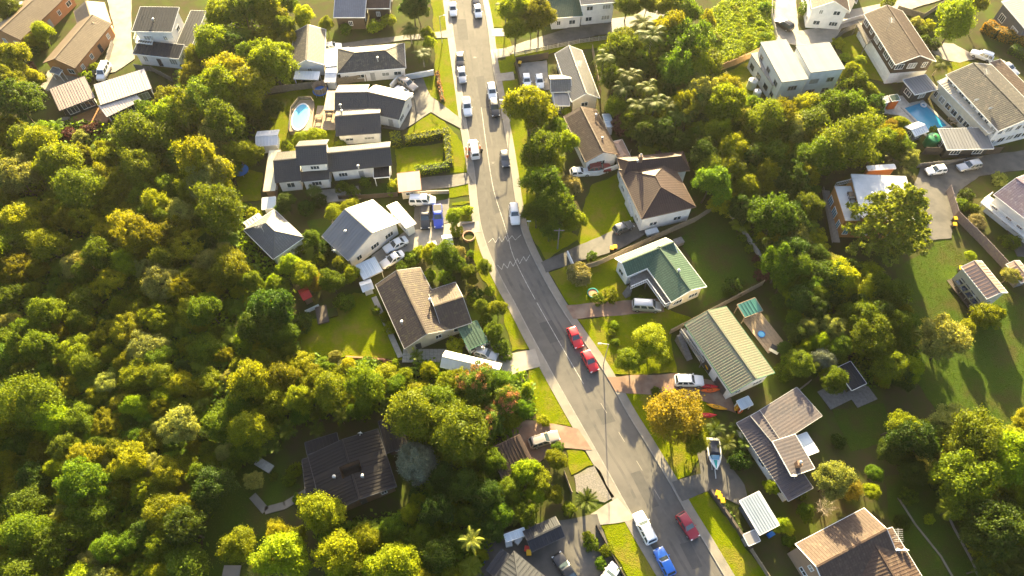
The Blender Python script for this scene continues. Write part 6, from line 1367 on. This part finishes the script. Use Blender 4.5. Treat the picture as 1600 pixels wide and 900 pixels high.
G('on the shaded lawn below the cottage', [('pale', 1485, 535, 38), ('lime', 1512, 514, 14), ('lime', 1545, 490, 24, .7), ('pale', 1577, 432, 16, .8), ('lime', 1516, 400, 10, .6), ('cream', 1526, 345, 12, .6)])
G('beside the villa drive', [('bush', 1580, 378, 11), ('bush', 1500, 320, 9), ('pale_bush', 1560, 280, 10), ('bush', 1520, 325, 8), ('dark_bush', 1510, 305, 10)])
G('between the shaded lawns behind the rusty iron roofs', [('dark', 1425, 690, 36), ('dark', 1428, 738, 22), ('green', 1365, 735, 14), ('dark', 1395, 705, 20), ('dark', 1460, 700, 18), ('bush', 1420, 775, 11), ('dark_bush', 1310, 690, 10), ('bush', 1268, 655, 6), ('dark_bush', 1410, 815, 10), ('lime_bush', 1452, 812, 7)])
G('between the rusty iron roofs and the brown gable', [('pale', 1305, 748, 30, 1.4), ('rust', 1325, 762, 16), ('lime', 1360, 770, 15), ('bare', 1288, 792, 17), ('lime', 1228, 822, 14, .9), ('lime', 1206, 762, 12), ('green', 1262, 802, 13), ('pale', 1312, 890, 17), ('bush', 1232, 845, 9), ('lime_bush', 1242, 862, 6), ('bush', 1250, 770, 8)])
G('at the eastern edge of the shaded lawn', [('green', 1502, 752, 44), ('lime', 1568, 705, 42), ('lime', 1592, 770, 24), ('dark', 1545, 825, 46), ('olive', 1540, 780, 20), ('lime', 1600, 830, 26), ('nikau', 1570, 880, 20), ('nikau', 1530, 890, 16), ('dark', 1590, 870, 22), ('olive', 1600, 660, 20), ('dark', 1590, 900, 24)])
G('on the lawn beside the kayaks', [('rust', 1055, 648, 36), ('olive', 1085, 690, 20), ('nikau', 1115, 672, 14, .8), ('nikau', 1136, 692, 15, .8), ('nikau', 1150, 670, 12, .8), ('nikau', 1163, 690, 12, .8), ('dark_bush', 1155, 718, 15), ('bush', 1025, 612, 7)])
G('on the front lawns of the green roofed houses', [('cream', 907, 430, 17, .8), ('lime', 1014, 532, 29, .62), ('lime', 985, 562, 23, .6), ('lime_bush', 956, 462, 10), ('dark_bush', 1145, 447, 13), ('pink_bush', 1190, 432, 9), ('bush', 1040, 560, 7), ('bush', 955, 520, 6), ('bush', 962, 535, 6), ('bush', 925, 400, 7), ('bush', 935, 468, 9), ('lime_bush', 960, 508, 6), ('bush', 1000, 470, 6), ('lime_bush', 850, 658, 8)])
G('along the stone wall behind the green L-plan house', [('bush', 1160, 372, 6), ('bush', 1170, 388, 6), ('pink_bush', 1182, 405, 5), ('bush', 1188, 415, 7), ('pink_bush', 1150, 352, 5), ('lime_bush', 1192, 400, 6)])
G('round the timber deck behind the straw tiled roof', [('bush', 1232, 565, 12), ('bush', 1225, 585, 12), ('green', 1240, 500, 14), ('dark', 1215, 470, 12)])
# ---- the forest itself: fill what the named trees leave open
def inside(x, y, pl):
    c = False; n = len(pl)
    for i in range(n):
        x0, y0 = pl[i]; x1, y1 = pl[i - 1]
        if (y0 > y) != (y1 > y) and x < (x1 - x0) * (y - y0) / (y1 - y0) + x0: c = not c
    return c
rf = random.Random(21)
MIX = [('olive', 24), ('gold', 10), ('kanuka', 13), ('green', 20), ('pale', 8), ('lime', 11), ('fine', 6), ('fern', 12), ('dark', 4)]
KEYS = [k for k, n_ in MIX for _ in range(n_)]
def place_name(x, y, zone):
    if zone == 'east': return 'in the cedar house wood'
    if zone == 'south_east': return 'beyond the shaded lawn'
    if x > 600: return 'near the courtyard house'
    if y < 330: return 'in the forest below the brick houses'
    if x > 330 and y < 640: return 'in the forest by the square lawn'
    if y < 600: return 'in the thick of the forest'
    return 'in the forest by the forest lawn'
AVOID = [[(365, 255), (412, 262), (410, 318), (368, 320)], [(355, 745), (400, 712), (470, 700), (520, 680), (660, 650), (660, 800), (540, 810), (420, 840), (370, 915), (310, 915), (330, 800)], [(770, 690), (840, 660), (840, 740), (780, 755)],
         [(1265, 245), (1440, 240), (1445, 385), (1275, 405)], [(780, 800), (900, 800), (900, 900), (740, 900)]]
cnt = 0; FILL = []
for zone, pl, tries in (('west', forest_polys['west'], 8000), ('east', forest_polys['east'], 5000), ('south_east', forest_polys['south_east'], 500)):
    xs = [p[0] for p in pl]; ys = [p[1] for p in pl]
    for _ in range(tries):
        x, y = rf.uniform(max(min(xs), -60), min(max(xs), 1650)), rf.uniform(max(min(ys), -20), min(max(ys), 940))
        if not inside(x, y, pl) or any(inside(x, y, a) for a in AVOID): continue
        k = rf.choice(KEYS)
        if zone != 'west' and k in ('gold', 'olive') and rf.random() < .75: k = rf.choice(['green', 'dark', 'dark', 'green'])
        r = rf.choice([rf.uniform(10, 17), rf.uniform(15, 25), rf.uniform(20, 31)]) if k != 'fern' else rf.uniform(11, 15)
        R = r / SC(y); q = P(x, y, 4)
        if near_house(q.x, q.y, .85 * R) or near_house(q.x, q.y + 3.5, .75 * R): continue
        if any((q.x - a) ** 2 + (q.y - b_) ** 2 < ((.6 if zone == 'west' else .52) * (R + c)) ** 2 for a, b_, c in PLACED): continue
        FILL.append((k, x, y, plant(k, x, y, r * 1.13, '', None, rf.uniform(.7, 1.3)), zone)); PLACED[-1] = (PLACED[-1][0], PLACED[-1][1], R); cnt += 1
SHORT = dict(kanuka='clumped tree', olive='olive tree', gold='golden tree', green='green tree', dark='dark tree', lime='lime tree', pale='pale tree', fine='feathery tree', fern='tree fern')
SITES = [(a, b_) for a, b_, c in PLACED]
for k, x, y, o, zone in FILL:
    me_ = o.location; near = sorted(FILL, key=lambda f: (f[3].location - me_).length_squared)[1:3]; R0 = o.scale.z
    size = 'tall' if R0 > .95 else ('mid-sized' if R0 > .68 else 'low')
    a_, b2 = SHORT[near[0][0]], SHORT[near[1][0]]
    lab = f"{size} {SHORT[k]} " + (f"between two {a_}s" if a_ == b2 else f"between {a_} and {b2}") + ' ' + place_name(x, y, zone)
    o['label'] = lab; LAB.setdefault(lab, []).append(o)
print('forest fill', cnt, 'all plants', NTREE)
ALLP = [o for os_ in LAB.values() for o in os_]; KIND = {o: k for k, v in NAMES.items() for o in ALLP if o.name.split('.')[0] == v}
NEWLAB = {}
for lab, os_ in LAB.items():
    for o in os_:
        l2 = lab
        if len(os_) > 1 and 'between' not in lab:
            nb = min((p for p in ALLP if p is not o and (p.name.split('.')[0] != o.name.split('.')[0])), key=lambda p: (p.location - o.location).length_squared)
            l2 = lab + ' beside ' + nb.name.split('.')[0].replace('_', ' ')
            if len(l2.split()) > 16: l2 = lab
        o['label'] = l2; NEWLAB.setdefault(l2, []).append(o)
LAB = NEWLAB
for lab, os_ in LAB.items():
    if len(os_) > 1:
        for o in os_: o['group'] = lab
# understorey: low ferns and scrub nobody could count
def scrub(poly, n, hmax, m, label, seed, leaf=.3):
    rng = np.random.default_rng(seed); xs = [p[0] for p in poly]; ys = [p[1] for p in poly]; pts = []
    while len(pts) < n // 14:
        x, y = rng.uniform(min(xs), max(xs)), rng.uniform(min(ys), max(ys))
        if inside(x, y, poly) and not any(inside(x, y, a) for a in AVOID): pts.append(P(x, y))
    c = np.array([tuple(p) for p in pts]); idx = np.repeat(np.arange(len(c)), 14); k = len(idx); d = unit(rng.normal(size=(k, 3)) + np.array([0, 0, .8])); d[:, 2] = np.abs(d[:, 2])
    hh = rng.uniform(.4, 1, len(c))[idx] * hmax; pos = c[idx] + d * np.stack([hh * .7, hh * .7, hh], 1); nr = unit(d + rng.normal(0, .5, (k, 3)))
    V, Q = leaf_quads(rng, pos, nr, leaf * rng.uniform(.6, 1.5, k)); me = np_mesh('undergrowth', V, Q, rng.uniform(0, 1, k), m)
    o = bpy.data.objects.new('undergrowth', me); COL.objects.link(o); o['kind'] = 'stuff'; o['label'] = label; o['category'] = 'undergrowth'
scrub(forest_polys['west'], 150000, 2.6, 'leaf_fern', 'low ferns and scrub under the western forest trees', 1); scrub(forest_polys['east'], 36000, 1.4, 'leaf_green', 'low scrub under the trees round the cedar house', 2)
scrub(forest_polys['south_east'], 14000, 1.4, 'leaf_dark', 'low dark scrub at the eastern lawn edge', 3)
scrub([(1084, 72), (1110, 18), (1160, -15), (1210, -15), (1204, 40), (1210, 62), (1180, 78), (1116, 106)], 60000, 1.0, 'leaf_lime', 'rough tussock grass of the sunny meadow', 4, .14)
# short lawn grass: upright tufts that catch the low sun
def grass(polys, per, hgt, m, label, seed):
    rng = np.random.default_rng(seed); C, ZZ = [], []
    for li, pl in polys:
        q = [P(*p) for p in pl]; X = [p.x for p in q]; Y = [p.y for p in q]; fl = [(p.x, p.y) for p in q]
        n = int((max(X) - min(X)) * (max(Y) - min(Y)) * per)
        xy = np.stack([rng.uniform(min(X), max(X), n), rng.uniform(min(Y), max(Y), n)], 1); ok = np.zeros(n, bool); k = len(fl)
        for i in range(k):
            x0, y0 = fl[i]; x1, y1 = fl[i - 1]
            if y0 == y1: continue
            c = ((y0 > xy[:, 1]) != (y1 > xy[:, 1])) & (xy[:, 0] < (x1 - x0) * (xy[:, 1] - y0) / (y1 - y0) + x0); ok ^= c
        C.append(np.column_stack([xy[ok], np.full(ok.sum(), li)]))
    C = np.vstack(C); n = len(C); a = rng.uniform(0, 3.14, n); wv = np.stack([np.cos(a), np.sin(a), np.zeros(n)], 1) * rng.uniform(.03, .075, (n, 1)); h_ = rng.uniform(.5, 1.2, n) * hgt
    tip = np.stack([rng.normal(0, .03, n), rng.normal(0, .03, n), h_], 1)
    V = np.stack([C - wv, C + wv, C + tip + wv * .7, C + tip - wv * .7], 1).reshape(-1, 3)
    o = bpy.data.objects.new('grass', np_mesh('grass', V, np.arange(n * 4).reshape(-1, 4), rng.uniform(0, 1, n), m)); COL.objects.link(o); o['kind'] = 'stuff'; o['label'] = label; o['category'] = 'grass'
leaf_mat('leaf_grass', (.13, .16, .002), (.22, .24, .003), .55, 0.)
grass([(.04 + .002 * i, l) for i, l in enumerate(LAWNS)], 22, .04, 'leaf_grass', 'short bright green grass of the verges and front lawns', 11)
leaf_mat('leaf_shade_tinted_grass', (.05, .075, .006), (.09, .11, .008), .5, 0.)  # blades coloured darker as well, to stand in for the shade
grass([(.015 + .003 * i, l) for i, l in enumerate(SHADE_LAWNS)], 20, .06, 'leaf_shade_tinted_grass', 'short grass of the shaded back lawns, darkened in colour for the shade', 12)
# clipped hedges
def hedge(pts, wd, h, m, label):
    q = [P(*p) for p in pts]; rng = np.random.default_rng(int(pts[0][0])); pos, nr = [], []; core = MB(); r = thing('hedge', (q[0].x, q[0].y, 0), label, 'hedge')
    for i in range(len(q) - 1):
        d = q[i + 1] - q[i]; L = d.length; u = np.array(d / L); s_ = np.array([-u[1], u[0], 0]); n = int(L * (wd + 2 * h) * 26)
        a = rng.uniform(0, L, n); t = rng.uniform(-(h + wd / 2), h + wd / 2, n); top = np.abs(t) < wd / 2; v = np.where(top, t, np.sign(t) * wd / 2); z = np.where(top, h, h - (np.abs(t) - wd / 2))
        nn = np.where(top[:, None], np.array([0, 0, 1.]), np.sign(t)[:, None] * s_); wob = rng.normal(0, .07, n) + .08 * np.sin(a * 2.1) + .05 * np.sin(a * 5 + t * 3)
        pos.append(np.array(q[i]) + a[:, None] * u + v[:, None] * s_ + np.array([0, 0, 1]) * z[:, None] + nn * wob[:, None]); nr.append(unit(nn + rng.normal(0, .5, (n, 3))))
        m_ = (q[i] + q[i + 1]) / 2; core.box((m_.x, m_.y, h * .46), L, wd * .85, h * .92, math.atan2(d.y, d.x))
    pos, nr = np.vstack(pos), np.vstack(nr); n = len(pos); V, Q = leaf_quads(rng, pos - np.array(r['_w']), nr, rng.uniform(.1, .22, n)); me = np_mesh('foliage', V, Q, rng.uniform(0, 1, n), m)
    o = bpy.data.objects.new('foliage', me); COL.objects.link(o); o.parent = r; core.build('branches', 'bark_green', r)
mat('bark_green', (.03, .045, .01), .9)
hedge([(633, 224), (660, 219), (692, 213)], 1.5, 1.6, 'leaf_lime', 'clipped hedge along the top of the enclosed lawn'); hedge([(697, 207), (701, 235), (703, 262)], 1.3, 1.5, 'leaf_lime', 'clipped hedge along the verge side of the enclosed lawn')
hedge([(649, 270), (675, 268), (702, 263)], 1.4, 1.4, 'leaf_lime', 'clipped hedge along the foot of the enclosed lawn'); hedge([(612, 225), (628, 222)], 2.6, 2.0, 'leaf_lime', 'square clipped bush at the hedge end by the black roofed house')
hedge([(683, 115), (688, 140), (692, 160)], .7, .8, 'leaf_red', 'low red leaved hedge beside the white plastered wall'); hedge([(1535, 45), (1555, 58), (1600, 72)], 2.2, 2.2, 'leaf_hedge_orange', 'orange leaved hedge in front of the slate grey house')
hedge([(1575, 80), (1610, 98)], 1.8, 1.8, 'leaf_green', 'green hedge beyond the silver sedan'); hedge([(1130, 790), (1150, 820), (1165, 845)], .6, .6, 'leaf_dark', 'low dark hedge beside the yellow bins')
for o in ROOTS:
    for k in ('_w', '_f'):
        if k in o: del o[k]

# ---------------------------------------------------------------- haze: the golden evening air
b = MB(); b.prism([(-400, -150), (400, -150), (400, 420), (-400, 420)], -1.0, 112.0)
hz = bpy.data.objects.new('haze', b.mesh('haze', 'soil')); COL.objects.link(hz); hz['kind'] = 'stuff'; hz['label'] = 'thin golden evening haze over the whole suburb'; hz['category'] = 'haze'
hm = bpy.data.materials.new('haze_air'); hm.use_nodes = True; hn = hm.node_tree.nodes; hn.clear()
pv = hn.new('ShaderNodeVolumePrincipled'); pv.inputs['Color'].default_value = (1, .96, .88, 1); pv.inputs['Density'].default_value = .00005; pv.inputs['Anisotropy'].default_value = .45
ho = hn.new('ShaderNodeOutputMaterial'); hm.node_tree.links.new(pv.outputs[0], ho.inputs['Volume'])
hz.data.materials.clear(); hz.data.materials.append(hm)
